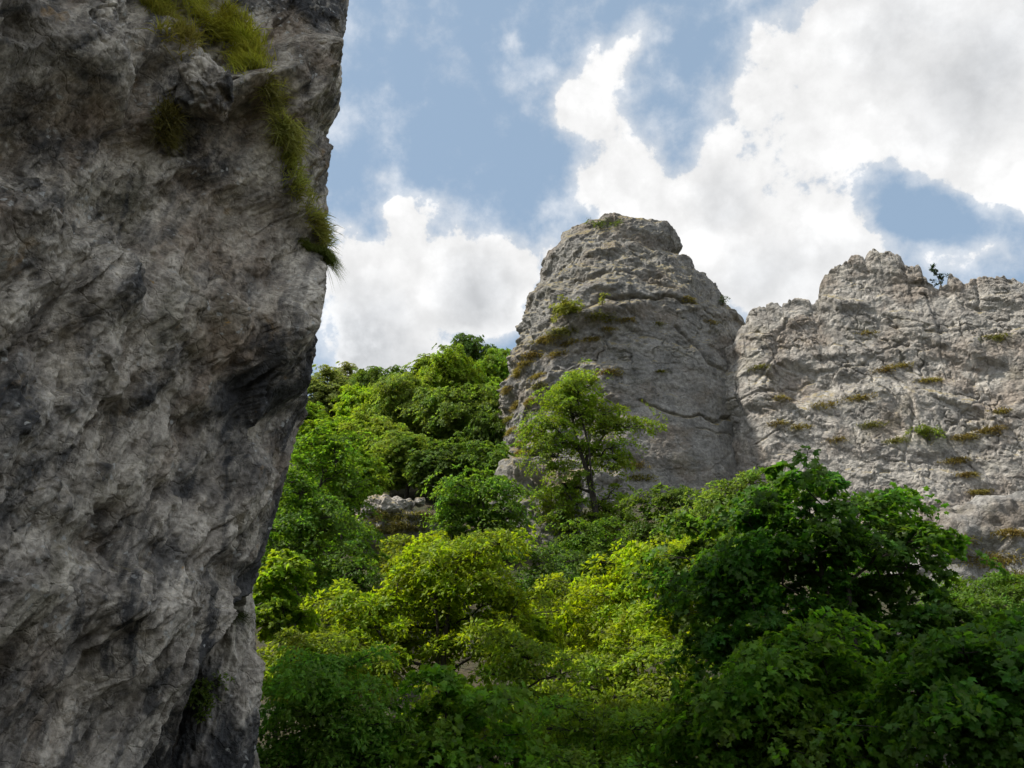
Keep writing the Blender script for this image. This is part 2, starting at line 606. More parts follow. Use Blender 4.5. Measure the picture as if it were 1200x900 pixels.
def build_ring_rock(name, label, cat, mat, zs, cx, cy, ax, ay, na, disp, ang_dense=None, fit=None, power=2.4, parent=None, cap=True, group=None):
    """a standing rock built of rings: centre, half widths per height"""
    th = np.linspace(-math.pi, math.pi, na, endpoint=False)
    if ang_dense is not None:          # more points on the side with the detail
        t0, k = ang_dense
        th = th + t0
        w = (th - t0)
        th = t0 + w - k * np.sin(w)
    m = len(zs)
    c, s = np.cos(th), np.sin(th)
    rr = (np.abs(c) ** power + np.abs(s) ** power) ** (-1 / power)
    P = np.zeros((na, m, 3))
    P[..., 0] = cx[None] + ax[None] * (c * rr)[:, None]
    P[..., 1] = cy[None] + ay[None] * (s * rr)[:, None]
    P[..., 2] = zs[None]
    N = grid_normals(P, True)
    Q = P + N * disp(P)[..., None]
    if fit is not None:
        yb = np.arange(200, 800, 3.0)
        for it in range(3):
            qx, qy, qd = project(Q)
            kl, kr = qx.argmin(0), qx.argmax(0)
            ar = np.arange(m)
            bi = np.clip(((qy - 200) / 3).astype(int), 0, len(yb) - 1).ravel()
            lo, hi = np.full(len(yb), 1e9), np.full(len(yb), -1e9)
            np.minimum.at(lo, bi, qx.ravel())
            np.maximum.at(hi, bi, qx.ravel())
            ok = hi > lo
            el = np.interp(yb, fit[0][1], fit[0][0]) - np.interp(yb, yb[ok], lo[ok])
            er = np.interp(yb, fit[1][1], fit[1][0]) - np.interp(yb, yb[ok], hi[ok])
            el, er = smooth1(np.clip(el, -25, 25), 9), smooth1(np.clip(er, -25, 25), 9)
            el, er = np.where(yb < 274, np.interp(274, yb, el), el), np.where(yb < 274, np.interp(274, yb, er), er)
            dl = smooth1(np.interp(qy[kl, ar], yb, el), 31) * qd[kl, ar] / F
            dr = smooth1(np.interp(qy[kr, ar], yb, er), 31) * qd[kr, ar] / F
            xl, xr = Q[kl, ar, 0], Q[kr, ar, 0]
            f = (Q[..., 0] - xl) / (xr - xl)
            Q[..., 0] += .6 * (dl * (1 - f) + dr * f)
    faces = [grid_faces(na, m, True)]
    V = Q.reshape(-1, 3)
    if cap:
        ring = Q[:, -1]
        cen = ring.mean(0)
        prev = np.arange(na) * m + m - 1
        for f_, up in ((.8, .1), (.55, .15), (.28, .2)):
            r2 = cen + (ring - cen) * f_
            r2[:, 2] = cen[2] * (1 - f_) + ring[:, 2] * f_ + up * (1 + .6 * perlin(r2 * .8, 77))
            cur = np.arange(na) + len(V)
            V = np.concatenate([V, r2])
            faces.append(np.stack([prev, np.roll(prev, -1), np.roll(cur, -1), cur], -1))
            prev = cur
        V = np.concatenate([V, [cen + [0, 0, .2]]])
        faces.append(np.stack([prev, np.roll(prev, -1), np.full(na, len(V) - 1)], -1))
    o = link(name, raw_mesh(name, V, faces, 4), mat, parent)
    if label:
        tag(o, label, cat, group)
    return o, Surf(Q)


def build_tower():
    Yc = 64.0
    L = ([560, 572, 586, 583, 586, 602, 607, 616, 631, 634, 650, 654, 663, 687], [760, 620, 516, 489, 452, 404, 377, 348, 333, 304, 289, 274, 265, 258])
    R = ([905, 890, 880, 876, 875, 874, 876, 860, 844, 828, 805, 802, 796, 767], [760, 640, 560, 520, 470, 400, 379, 362, 340, 319, 308, 292, 273, 259])
    L = (np.array(L[0])[::-1], np.array(L[1])[::-1])
    R = (np.array(R[0])[::-1], np.array(R[1])[::-1])
    z_top = at(720, 259.5, Yc - 1.6)[2]
    zs = np.arange(6.0, z_top, .062)
    # outline at the depth of the axis
    pys = np.array([float(project(np.array([8.0, Yc, z]))[1]) for z in zs])
    xl, xr = np.interp(pys, *L[::-1]), np.interp(pys, *R[::-1])
    Xl = np.array([at(a, b, Yc)[0] for a, b in zip(xl, pys)])
    Xr = np.array([at(a, b, Yc)[0] for a, b in zip(xr, pys)])
    cx, ax = smooth1((Xl + Xr) / 2, 11), smooth1((Xr - Xl) / 2, 11)
    ax = ax * (1 - .05 * sstep(z_top - .6, z_top, zs))
    cy = np.full_like(zs, Yc) + .08 * (zs - 20)
    ay = ax * .72 + .5

    def disp(P):
        qx, qy, _ = project(P)
        A = P
        W = A + .6 * np.stack([fbm(A * .14, 3, 21), fbm(A * .14, 3, 22), .6 * fbm(A * .14, 3, 23)], -1)
        # beds dip a little to the right
        S = W @ np.array([[1, 0, .10], [0, 1, 0], [-.10, 0, 1]]).T
        St = S * np.array([.6, .6, .85])
        D = .9 * fbm(A * .085, 3, 20)
        D += .8 * facet(St * .22, 124, 1.3)
        D += .34 * facet(St * .55, 25, 1.4)
        D += .16 * facet(A * np.array([.7, .7, 1]) * 1.15, 26, 1.4)
        D += .08 * facet(A * 2.6, 27, 1.4)
        D += .08 * ridged(St * .8, 3, 28, .5)
        D += .05 * fbm(A * 2.6, 4, 29, .6)
        D -= .30 * cracks(St * .32, 30, .025) + .16 * cracks(S * np.array([.8, .8, 1]) * .8, 31, .035) + .06 * cracks(A * 2.0, 32, .05)
        D *= 1 - .8 * sstep(z_top - 5.5, z_top - 1, P[..., 2])
        hi = sstep(z_top - 9.5, z_top - 8, P[..., 2])
        D += hi * (.3 * facet(W * np.array([.4, .4, .55]), 130, 1.5, .12) + .2 * facet(A * np.array([.8, .8, 1.3]), 131, 1.5, .14) + .09 * facet(A * 2.9, 132, 1.5))
        D += (1 - hi) * sstep(690, 600, qx) * (.4 * facet(A * .8, 133, 1.6, .12) + .16 * facet(A * 2.2, 134, 1.6))
        # the upper block is rougher, the belly on the right smoother
        belly = sstep(690, 760, qx) * sstep(395, 430, qy)
        D *= 1 - .62 * belly
        qx, qy = qx + 7 * fbm(A * .5, 3, 33), qy + 7 * fbm(A * .5, 3, 34)
        # long crack and bedding ledges
        for pl, w, dep in (([(755, 474), (780, 484), (815, 488), (868, 492)], 1.3, .4), ([(820, 504), (868, 509)], 1.0, .15), ([(868, 440), (830, 425), (812, 400), (790, 380)], 2, .35),
                           ([(640, 372), (700, 352), (760, 350), (830, 352)], 2.2, .5), ([(590, 520), (650, 540)], 2.2, .6), ([(660, 330), (740, 318), (800, 335)], 2.2, .5),
                           ([(700, 470), (690, 540)], 2.2, .4)):
            D -= dep * np.exp(-(seg_dist(qx, qy, pl) / w) ** 2)
        # shelf that carries the shrub and the dry grass
        sh = seg_dist(qx, qy, [(605, 425), (650, 388), (700, 372), (745, 368)])
        D += .9 * np.exp(-(sh / 9) ** 2) * (qy > 0)
        D -= .5 * sstep(0, 30, 372 - qy) * sstep(600, 660, qx) * sstep(330, 372, qy)
        return D

    return build_ring_rock('rock_tower', 'tall grey limestone rock tower with flat top rising above the trees', 'rock tower', M_TOWER, zs, cx, cy, ax, ay, 900,
                           disp, ang_dense=(-math.pi / 2, -.55) if False else (-math.pi / 2, .0), fit=(L, R))


def build_right_wall():
    tx = np.array([862, 866, 872, 890, 925, 958, 966, 980, 997, 1020, 1050, 1058, 1075, 1086, 1100, 1125, 1145, 1165, 1200, 1300, 1500])
    ty = np.array([400, 384, 374, 362, 352, 346, 322, 306, 297, 301, 301, 306, 318, 329, 328, 330, 325, 325, 328, 320, 330])
    nu, nv = 640, 470
    u = np.linspace(0, 1, nu)
    plan = spline([(16.2, 72), (16.4, 66), (16.9, 60.5), (19.0, 57.5), (26, 55.5), (34, 53.0), (42, 50.0), (52, 45), (60, 38)], 40)
    seg = np.concatenate([[0], np.cumsum(np.linalg.norm(np.diff(plan, axis=0), axis=1))])
    dens = np.interp(plan[:, 0], [16, 16.8, 17.2, 40, 44, 60], [.15, .5, 1, 1, .25, .1])
    cum = np.concatenate([[0], np.cumsum(.5 * (dens[1:] + dens[:-1]) * np.diff(seg))])
    s = np.interp(np.linspace(0, cum[-1], nu), cum, seg)
    X, Y = np.interp(s, seg, plan[:, 0]), np.interp(s, seg, plan[:, 1])
    # height of the crest above each plan point, from the skyline
    top = np.zeros(nu)
    for k in range(nu):
        pxk = 600 + 0.0
        zt = 34.0
        for it in range(12):
            qx, qy, d = project(np.array([X[k], Y[k], zt]))
            zt = at(float(qx), float(np.interp(qx, tx, ty)), Y[k])[2]
        top[k] = zt
    front = plan[np.argmin(np.abs(plan[:, 1] - 60.5))]
    top = np.where(Y > 61, top[np.argmin(np.abs(Y - 60.8))] - .35 * (Y - 60.8), top)
    C3 = np.stack([X * .8, Y * .8, X * 0], -1)
    top = top + .95 * facet(C3, 55, 1.0) + .42 * facet(C3 * 3, 56, 1.0) - .1
    base = ground_h(X, Y) - 6
    v = np.linspace(0, 1, nv)
    P = np.zeros((nu, nv, 3))
    lean = np.stack([np.full(nu, .12), np.full(nu, .30)], -1)
    P[..., 2] = base[:, None] + (top - base)[:, None] * v[None]
    fr = (1 - v)[None] * 1.0
    P[..., 0] = X[:, None] - .6 * fr
    P[..., 1] = Y[:, None] - 2.6 * fr
    N = grid_normals(P)
    sgn = 1 if N[nu // 2, nv // 2, 1] < 0 else -1
    qx, qy, _ = project(P)
    A = P
    W = A + .5 * np.stack([fbm(A * .17, 3, 41), fbm(A * .17, 3, 42), fbm(A * .17, 3, 43)], -1)
    # fractures climb to the right
    a = math.radians(-32)
    R = np.array([[math.cos(a), 0, math.sin(a)], [0, 1, 0], [-math.sin(a), 0, math.cos(a)]])
    B = W @ R.T
    Bs = B * np.array([.5, .7, 1])
    D = .8 * fbm(A * .1, 3, 40)
    left = sstep(1000, 900, qx)
    D += (.52 + .1 * left) * facet(Bs * .24, 44, 1.4, .1)
    D += (.30 + .08 * left) * facet(Bs * .5, 45, 1.5, .12)
    D += .12 * facet(B * np.array([.7, .8, 1.2]) * 1.35, 46, 1.4)
    D += .05 * facet(A @ R.T * 3.0, 47, 1.4)
    D += .07 * ridged(Bs * 1.0, 3, 48, .5)
    D += .03 * fbm(A * 3.0, 4, 49, .6)
    D -= .30 * cracks(Bs * .36, 50, .02) + .16 * cracks(B * .85, 51, .03) + .06 * cracks(A * 2.2, 53, .05)
    D *= .85
    qx, qy = qx + 7 * fbm(A * .5, 3, 57), qy + 7 * fbm(A * .5, 3, 58)
    for pl, w, dep in (([(872, 470), (935, 452), (1010, 425), (1060, 400)], 1.4, 0.16), ([(890, 450), (925, 380)], 1.4, 0.16), ([(1060, 540), (1070, 480), (1040, 430)], 1.4, 0.12), ([(1100, 500), (1145, 560), (1150, 600)], 1.4, 0.16), ([(1000, 370), (1100, 395), (1200, 380)], 1.4, 0.08),
                       ([(1150, 470), (1090, 520)], 1.4, 0.12), ([(880, 520), (930, 495)], 1.1, 0.12), ([(1145, 330), (1150, 360)], 1.8, 0.16), ([(1054, 300), (1058, 325)], 1.4, 0.16)):
        D -= dep * np.exp(-(seg_dist(qx, qy, pl) / w) ** 2)
    # short fall-off so the skyline stays where it is
    D *= .7 + .3 * sstep(1.0, .93, v)[None]
    Q = P + sgn * N * D[..., None]
    # rough top running back
    tops = [Q]
    last = Q[:, -1:].copy()
    cols = []
    for k, (dy, dz) in enumerate(((.15, .06), (.5, .05), (1.1, -.1), (2.2, -.6), (4, -1.2), (7, -3.0), (10, -9))):
        c = last.copy()
        c[..., 1] += dy * .94 + .0
        c[..., 0] += dy * .34
        c[..., 2] += dz + .22 * perlin(c * .7, 52) * min(1, dy)
        cols.append(c)
    Q2 = np.concatenate([Q] + cols, 1)
    fc = grid_faces(nu, Q2.shape[1])
    if sgn < 0:
        fc = fc[:, ::-1]
    o = link('rock_wall', raw_mesh('rock_wall', Q2.reshape(-1, 3), fc, 4), M_WALL)
    tag(o, 'broad pale grey rock face with jagged crest to the right of the tower', 'rock face', kind='thing')
    return Surf(Q if sgn > 0 else Q[::-1])


def blob_rock(name, label, cat, mat, centre, radii, seed, amp=.25, n=90, freq=None, rot=0.0, group=None, flat=0.0):
    th = np.linspace(0, 2 * math.pi, 2 * n, endpoint=False)
    ph = np.linspace(-math.pi / 2 + .02, math.pi / 2 - .02, n)
    T, H = np.meshgrid(th, ph, indexing='ij')
    d = np.stack([np.cos(T) * np.cos(H), np.sin(T) * np.cos(H), np.sin(H)], -1)
    rr = (np.abs(d) ** 3).sum(-1) ** (-1 / 3)
    R = np.array(radii)
    P = d * rr[..., None] * R
    c, s = math.cos(rot), math.sin(rot)
    P = P @ np.array([[c, -s, 0], [s, c, 0], [0, 0, 1]]).T
    sz = float(R.mean())
    fq = freq or 1.0 / sz
    Pw = P + np.array(centre)
    D = amp * sz * (.9 * fbm(Pw * fq * .7, 3, seed) + .9 * facet(Pw * fq * 1.2, seed + 1, 1.3) + .45 * facet(Pw * fq * 2.8, seed + 2, 1.3) + .22 * facet(Pw * fq * 6, seed + 3, 1.3) + .15 * fbm(Pw * fq * 7, 4, seed + 4, .6))
    Q = Pw + d * D[..., None]
    m = n
    faces = [grid_faces(2 * n, m, True)]
    V = Q.reshape(-1, 3)
    b = np.arange(2 * n) * m
    V = np.concatenate([V, [Q[:, 0].mean(0)], [Q[:, -1].mean(0)]])
    faces.append(np.stack([np.roll(b, -1), b, np.full(2 * n, len(V) - 2)], -1))
    tt = b + m - 1
    faces.append(np.stack([tt, np.roll(tt, -1), np.full(2 * n, len(V) - 1)], -1))
    o = link(name, raw_mesh(name, V, faces, 4), mat)
    tag(o, label, cat, group)
    return o, Surf(Q)


S_CLIFF = build_left_cliff()
_, S_TOWER = build_tower()
S_WALL = build_right_wall()


# ------------------------------------------------------------------ foliage
def frames(nrm, rng, dirv=None):
    n = nrm / (np.linalg.norm(nrm, axis=1, keepdims=True) + 1e-9)
    if dirv is None:
        dirv = rng.normal(size=n.shape)
    t = dirv - n * (dirv * n).sum(1, keepdims=True)
    t /= np.linalg.norm(t, axis=1, keepdims=True) + 1e-9
    b = np.cross(n, t)
    return t, b, n


def _fan(rim):
    rim = np.array(rim, float)
    V = np.concatenate([[[0.42, 0, .05]], rim])
    k = len(rim)
    Fc = np.array([[0, 1 + i, 1 + (i + 1) % k] for i in range(k)])
    return V, Fc


LEAF = {
    # x along the leaf, y across, z normal
    'maple': _fan([(0, 0, 0), (.10, .34, -.04), (.34, .26, 0), (.52, .58, -.10), (.66, .22, 0), (1.0, 0, -.10), (.66, -.22, 0), (.52, -.58, -.10), (.34, -.26, 0), (.10, -.34, -.04)]),
    'oval': (np.array([(0, 0, 0), (.4, .27, -.05), (1, 0, -.08), (.4, -.27, -.05), (.45, 0, .04)], float), np.array([[0, 4, 1], [1, 4, 2], [2, 4, 3], [3, 4, 0]])),
    'clump': (np.array([(-.5, 0, 0), (0, .42, -.1), (.55, .05, 0), (.05, -.42, -.1)], float), np.array([[0, 3, 2], [0, 2, 1]])),
}


def leaf_mesh(name, pos, nrm, dirv, size, shape, rng):
    T, Fc = LEAF[shape]
    t, b, n = frames(nrm, rng, dirv)
    s = size[:, None, None]
    V = pos[:, None, :] + s * (T[None, :, 0:1] * t[:, None] + T[None, :, 1:2] * b[:, None] + T[None, :, 2:3] * n[:, None])
    k = len(T)
    faces = (np.arange(len(pos)) * k)[:, None, None] + Fc[None]
    return raw_mesh(name, V.reshape(-1, 3), faces.reshape(-1, Fc.shape[1]), 3, smooth=False)


def tube_mesh(name, a, b, ra, rb, sides=6):
    d = b - a
    L = np.linalg.norm(d, axis=1, keepdims=True) + 1e-9
    w = d / L
    ref = np.where(np.abs(w[:, 2:3]) > .9, [[1.0, 0, 0]], [[0, 0, 1.0]])
    u = np.cross(w, ref)
    u /= np.linalg.norm(u, axis=1, keepdims=True) + 1e-9
    v = np.cross(w, u)
    th = np.linspace(0, 2 * math.pi, sides, endpoint=False)
    c, s = np.cos(th)[None, :, None], np.sin(th)[None, :, None]
    off = u[:, None] * c + v[:, None] * s
    A = a[:, None] + off * ra[:, None, None]
    B = b[:, None] + off * rb[:, None, None] + (w * np.minimum(L, rb[:, None]) * .25)[:, None]
    V = np.concatenate([A, B], 1)
    k = np.arange(sides)
    q = np.stack([k, (k + 1) % sides, (k + 1) % sides + sides, k + sides], -1)
    faces = (np.arange(len(a)) * 2 * sides)[:, None, None] + q[None]
    return raw_mesh(name, V.reshape(-1, 3), faces.reshape(-1, 4), 4)


def cen0(lob):
    v = lob[:, 3] * lob[:, 4] * lob[:, 5]
    return float((lob[:, 0] * v).sum() / v.sum())


def make_tree_meshes(name, base, lobes, n_b, per, leaf, shape, seed, br=.8, ns=9, trunk_r=.12, shell=.35, lean=0.35, droop=.22,
                     fork=1, top_frac=.8, flat=.5, sep=.95, gap=-.15, open_=0.0):
    """boughs fill the crown; each bough is a drooping dome of leafy sprays. Returns (trunk mesh, crown mesh), local to base"""
    rng = np.random.default_rng(seed)
    lob = np.array(lobes, float)
    vol = (lob[:, 3] * lob[:, 4] * lob[:, 5])
    pick = rng.choice(len(lob), n_b * 30, p=vol / vol.sum())
    d = rng.normal(size=(len(pick), 3))
    d /= np.linalg.norm(d, axis=1, keepdims=True)
    r = shell + (1 - shell) * rng.random(len(pick)) ** .7
    wob = 1 + .38 * perlin(d * 1.9 + lob[pick, :3] * .3, seed)
    inner = np.maximum(lob[pick, 3:] - br * np.array([.8, .8, .35]), lob[pick, 3:] * .35)
    c = lob[pick, :3] + d * (r * wob)[:, None] * inner
    size = float(lob[:, 3:].mean())
    c = c[perlin(c * 1.6 / size + seed, seed + 3) > gap]
    if open_ > 0:      # the bole shows through a gap in the leaves
        wx, zl, zh = lob[:, 3].max(), (lob[:, 2] - lob[:, 5]).min(), (lob[:, 2] + lob[:, 5]).max()
        zf = (c[:, 2] - zl) / (zh - zl)
        hid = (c[:, 1] < .15 * wx) & (np.abs(c[:, 0] - (cen0(lob) * np.clip(zf, 0, 1) ** 1.4)) < open_ * wx + .5 * br) & (zf > .1) & (zf < .62)
        c = c[~hid]
    keep = []
    for q in c:
        if len(keep) >= n_b: break
        if keep:
            dd = (np.array(keep) - q) * [1, 1, 1.7]
            if np.min((dd * dd).sum(1)) < (sep * br) ** 2: continue
        keep.append(q)
    c = np.array(keep)
    R = br * rng.uniform(.5, 1.45, len(c))
    b0 = np.zeros(3)
    zc = lob[:, 2].max() + lob[:, 5].max() * (top_frac - .5)
    cen = (lob[:, :3] * vol[:, None]).sum(0) / vol.sum()
    nodes, par = [b0], [-1]
    for f_ in range(fork):
        tip = np.array([cen[0], cen[1], zc]) + (rng.normal(size=3) * [.3, .3, .1] * size if fork > 1 else 0)
        prev = 0
        K = 9
        for k in range(1, K + 1):
            f = k / K
            p = b0 * (1 - f) + tip * f
            p[:2] = b0[:2] * (1 - f ** 1.4) + tip[:2] * f ** 1.4
            p = p + rng.normal(size=3) * [.03, .03, .0] * size
            nodes.append(p); par.append(prev); prev = len(nodes) - 1
    order = np.argsort(np.linalg.norm((c - cen) * [1, 1, .7], axis=1))
    # sprays of every bough
    cnt = np.maximum(3, rng.poisson(ns * (R / br) ** 2))
    bi = np.repeat(np.arange(len(c)), cnt)
    sd = rng.normal(size=(len(bi), 3))
    sd[:, 2] = np.abs(sd[:, 2]) - .25
    sd /= np.linalg.norm(sd, axis=1, keepdims=True)
    out = c - cen
    out[:, 2] *= .3
    out /= np.linalg.norm(out, axis=1, keepdims=True) + 1e-6
    reach = rng.random(len(bi)) ** .5 * R[bi] * np.where(rng.random(len(bi)) < .16, 1.6, 1.0)
    along = (sd * out[bi]).sum(1, keepdims=True)
    sp = c[bi] + ((sd + .7 * along * out[bi]) * reach[:, None] + out[bi] * (.3 * R[bi])[:, None]) * np.array([1, 1, flat])
    NA = np.zeros((len(nodes) + 4 * len(c) + len(sp), 3))
    NA[:len(nodes)] = nodes
    nn = len(nodes)
    bn = np.zeros(len(c), int)
    minz = lob[:, 2].min() - lob[:, 5].max() * 1.1
    for ci in order:
        q = c[ci] - [0, 0, .25 * R[ci] * flat]
        v = q - NA[:nn]
        dist = np.linalg.norm(v, axis=1)
        cost = dist * (1 + lean * np.clip(-v[:, 2] / (dist + 1e-6) + .25, 0, 1.5)) + np.where(NA[:nn, 2] < min(minz, q[2] - .2), size, 0)
        j = int(np.argmin(cost))
        a = NA[j]
        prev = j
        for k in range(1, 4):
            f = k / 3
            p = a * (1 - f) + q * f
            if k < 3:
                p = p + rng.normal(size=3) * .07 * dist[j] + [0, 0, .08 * dist[j] * math.sin(math.pi * f)]
            NA[nn] = p; par.append(prev); prev = nn; nn += 1
        bn[ci] = prev
    for k in range(len(sp)):
        NA[nn] = sp[k]; par.append(bn[bi[k]]); nn += 1
    tips = np.arange(nn - len(sp), nn)
    par = np.array(par)
    NA = NA[:nn]
    area = np.zeros(nn)
    area[tips] += 1.0
    for k in range(nn - 1, 0, -1):
        area[par[k]] += area[k]
    rad = np.maximum(trunk_r * (np.maximum(area, .4) / area[0]) ** .5, min(.005, trunk_r * .1))
    i = np.arange(1, nn)
    tm = tube_mesh(name + '_trunk', NA[par[i]], NA[i], np.minimum(rad[par[i]], rad[i] * 1.7), rad[i])
    # leaves
    dome = sd * np.array([1, 1, 1.0]) + np.array([0, 0, .9]) + out[bi] * .35 + rng.normal(size=sd.shape) * .15
    dome /= np.linalg.norm(dome, axis=1, keepdims=True)
    nl = rng.poisson(per * rng.uniform(.6, 1.4, len(sp)))
    li = np.repeat(np.arange(len(sp)), nl)
    sr = (.5 * R * rng.uniform(.8, 1.2, len(R)))[bi] * rng.uniform(.6, 1.25, len(bi))
    t, b, n = frames(dome[li], rng, (sd + out[bi] * .6)[li])
    rr = np.sqrt(rng.random(len(li))) * sr[li]
    an = rng.random(len(li)) * 2 * math.pi
    x, y = rr * np.cos(an) * 1.25, rr * np.sin(an) * .8
    pos = sp[li] + t * x[:, None] + b * y[:, None] + n * (rng.normal(size=len(li)) * .09 * sr[li])[:, None]
    pos[:, 2] -= droop * rr * rr / sr[li]
    ln = n + rng.normal(size=pos.shape) * .5
    dv = t * np.cos(an)[:, None] + b * np.sin(an)[:, None] + rng.normal(size=pos.shape) * .5
    dv[:, 2] -= .35
    sz = leaf * (.45 + .95 * rng.random(len(li)) ** .8)
    cm = leaf_mesh(name + '_crown', pos, ln, dv, sz, shape, rng)
    return tm, cm


def put_tree(name, base, meshes, color, label, cat='tree', group=None, rotz=0.0, scale=1.0):
    root = empty(name, base)
    root.rotation_euler = (0, 0, rotz)
    root.scale = (scale,) * 3 if not hasattr(scale, '__len__') else scale
    tag(root, label, cat, group)
    meshes[0].name, meshes[1].name = 'trunk', 'crown'
    link('trunk', meshes[0], M_BARK, root)
    c = link('crown', meshes[1], M_LEAF, root)
    c.color = (*[min(.5, v * LEAFK * w) for v, w in zip(color, (1.02, 1.0, .8))], 1)
    return root


# spec: pixel box of the crown, depth, pixel x of the foot
def tree_px(name, label, x0, x1, y0, y1, Y, foot, color, n_cl, per, leaf, shape, seed, cat='tree', group=None, lobes=None, depth=.8, base_y=None, **kw):
    """crown given by its place in the photo and its distance; lobes are fractions (fx, fy, fz, rx, rz) of that box"""
    yc = (y0 + y1) / 2
    A, B = at(x0, yc, Y), at(x1, yc, Y)
    Tp, Bt = at((x0 + x1) / 2, y0, Y), at((x0 + x1) / 2, y1, Y)
    W, H = B[0] - A[0], Tp[2] - Bt[2]
    fx = at(foot, y1, Y)[0]
    gz = float(ground_h(fx, Y))
    if base_y is not None:
        gz = at(foot, base_y, Y)[2]
    gz = min(gz, Bt[2] - .1)
    base = np.array([fx, Y, gz - .15])
    L = []
    for (lx, ly, lz, rx, rz) in (lobes or [(0.5, 0, .5, .5, .5)]):
        L.append((A[0] + lx * W - base[0], ly * W * depth, Bt[2] + lz * H - base[2], rx * W, rx * W * depth, rz * H))
    ms = make_tree_meshes(name, base, L, n_cl, per, leaf, shape, seed, **kw)
    return put_tree(name, base, ms, color, label, cat, group)


BUSHY = [(.4, 0, .84, .12, .18), (.32, .1, .42, .34, .42), (.68, -.1, .45, .34, .45), (.5, 0, .66, .34, .36)]
WIDE = [(.34, 0, .82, .1, .2), (.6, .1, .86, .1, .18), (.2, 0, .38, .22, .3), (.42, .15, .6, .28, .38), (.66, -.1, .66, .26, .33), (.82, .1, .4, .2, .3), (.5, -.2, .35, .3, .32)]
TALL = [(.5, 0, .3, .5, .3), (.45, .1, .6, .42, .28), (.52, 0, .84, .28, .17)]

LEAFK = 1.42
YEL = (.165, .222, .008)
YGR = (.13, .185, .014)
GRN = (.085, .14, .018)
MID = (.07, .11, .018)
DRK = (.042, .10, .012)
GRY = (.11, .135, .05)

# --- near trees, lower half of the picture
tree_px('maple_tree', 'large dark green maple tree in front of the rock face, darkest crown of all', 800, 1165, 548, 850, 16, 1010, DRK, 100, 42, .122, 'maple', 101,
        lobes=[(.42, 0, .72, .3, .28), (.68, .1, .66, .25, .3), (.22, 0, .42, .22, .26), (.55, .2, .4, .3, .24), (.80, -.1, .30, .2, .24), (.3, -.1, .15, .22, .16)], br=0.54, sep=1.2, flat=.36, ns=9, trunk_r=.11, fork=2, base_y=980, open_=0.3)
tree_px('maple_tree', 'deep green maple boughs hanging in shade close to the camera beneath the dark maple', 1020, 1330, 712, 970, 11.5, 1190, (.05, .115, .013), 66, 56, .10, 'maple', 102,
        lobes=[(.45, 0, .6, .45, .4), (.7, .1, .5, .4, .5)], br=0.50, sep=1.2, flat=.36, ns=9, trunk_r=.09, fork=2, base_y=1050)
tree_px('maple_tree', 'mid green young maple low between the yellow tree and dark maple', 800, 1060, 735, 930, 13.5, 940, (.075, .15, .014), 70, 36, .112, 'maple', 103,
        lobes=BUSHY, br=0.43, sep=1.2, flat=.36, ns=9, trunk_r=.07, base_y=1000, open_=0.0)
tree_px('locust_tree', 'bright yellow-green feathery tree in the sun beside the dark maple', 655, 920, 628, 800, 25, 810, YEL, 95, 38, .15, 'oval', 104,
        lobes=WIDE, br=0.61, sep=1.2, flat=.36, ns=10, trunk_r=.11, fork=2, open_=0.38)
tree_px('locust_tree', 'broad yellow-green tree with dark forked trunk in the middle of the gully', 385, 655, 622, 840, 24, 515, (.135, .19, .009), 105, 38, .145, 'oval', 105,
        lobes=WIDE, br=0.61, sep=1.2, flat=.36, ns=10, trunk_r=.12, fork=2, open_=0.42)
tree_px('locust_tree', 'olive green bushy tree under the brightest yellow tree', 620, 860, 745, 900, 20, 740, (.13, .185, .018), 95, 37, .125, 'oval', 106,
        lobes=WIDE, br=0.50, sep=1.2, flat=.36, ns=10, trunk_r=.08)
tree_px('hazel_shrub', 'dark green bush filling the bottom beside the rock pillar', 290, 470, 765, 930, 15, 370, (.10, .20, .03), 105, 37, .095, 'oval', 107, cat='shrub',
        lobes=BUSHY, br=0.36, sep=1.2, flat=.36, ns=10, trunk_r=.04, fork=3)
tree_px('maple_tree', 'small dark green maple sapling below the forked yellow-green tree', 430, 610, 790, 950, 15, 520, (.095, .19, .018), 78, 27, .12, 'maple', 108,
        lobes=BUSHY, br=0.40, sep=1.2, flat=.36, ns=9, trunk_r=.05)
tree_px('hazel_shrub', 'shaded green bush at the bottom between sapling and low maple', 590, 830, 820, 960, 15, 700, (.105, .19, .02), 105, 37, .095, 'oval', 109, cat='shrub',
        lobes=WIDE, br=0.40, sep=1.2, flat=.36, ns=10, trunk_r=.04, fork=3)
tree_px('maple_tree', 'small light green maple right beside the lower edge of the dark cliff', 285, 375, 645, 760, 22, 335, (.12, .19, .014), 52, 31, .14, 'maple', 110,
        lobes=TALL, br=0.43, sep=1.2, flat=.36, ns=9, trunk_r=.06, open_=0.15)
tree_px('locust_tree', 'low yellow-green bush above the dark bush near the rock pillar', 290, 440, 735, 840, 20, 360, (.12, .165, .014), 78, 37, .12, 'oval', 111, cat='tree',
        lobes=BUSHY, br=0.47, sep=1.2, flat=.36, ns=10, trunk_r=.05, fork=2)
tree_px('locust_tree', 'yellow-green sapling filling the gap between the two bright yellow-green trees', 600, 720, 668, 800, 28, 655, (.11, .15, .014), 55, 38, .14, 'oval', 112,
        lobes=BUSHY, br=.6, ns=10, trunk_r=.06, fork=2, sep=1.2, flat=.36)
tree_px('locust_tree', 'mid green tree in front of the forked tree towards the bottom', 540, 680, 745, 870, 18.5, 610, (.115, .175, .016), 80, 38, .12, 'oval', 113,
        lobes=BUSHY, br=.5, ns=10, trunk_r=.06, fork=2, sep=1.2, flat=.36)
tree_px('hazel_shrub', 'lime tinted bush at the left end of the forked yellow-green tree', 345, 460, 690, 800, 26, 400, (.115, .16, .014), 60, 38, .14, 'oval', 114, cat='shrub',
        lobes=BUSHY, br=.6, ns=10, trunk_r=.05, fork=3, sep=1.2, flat=.36)
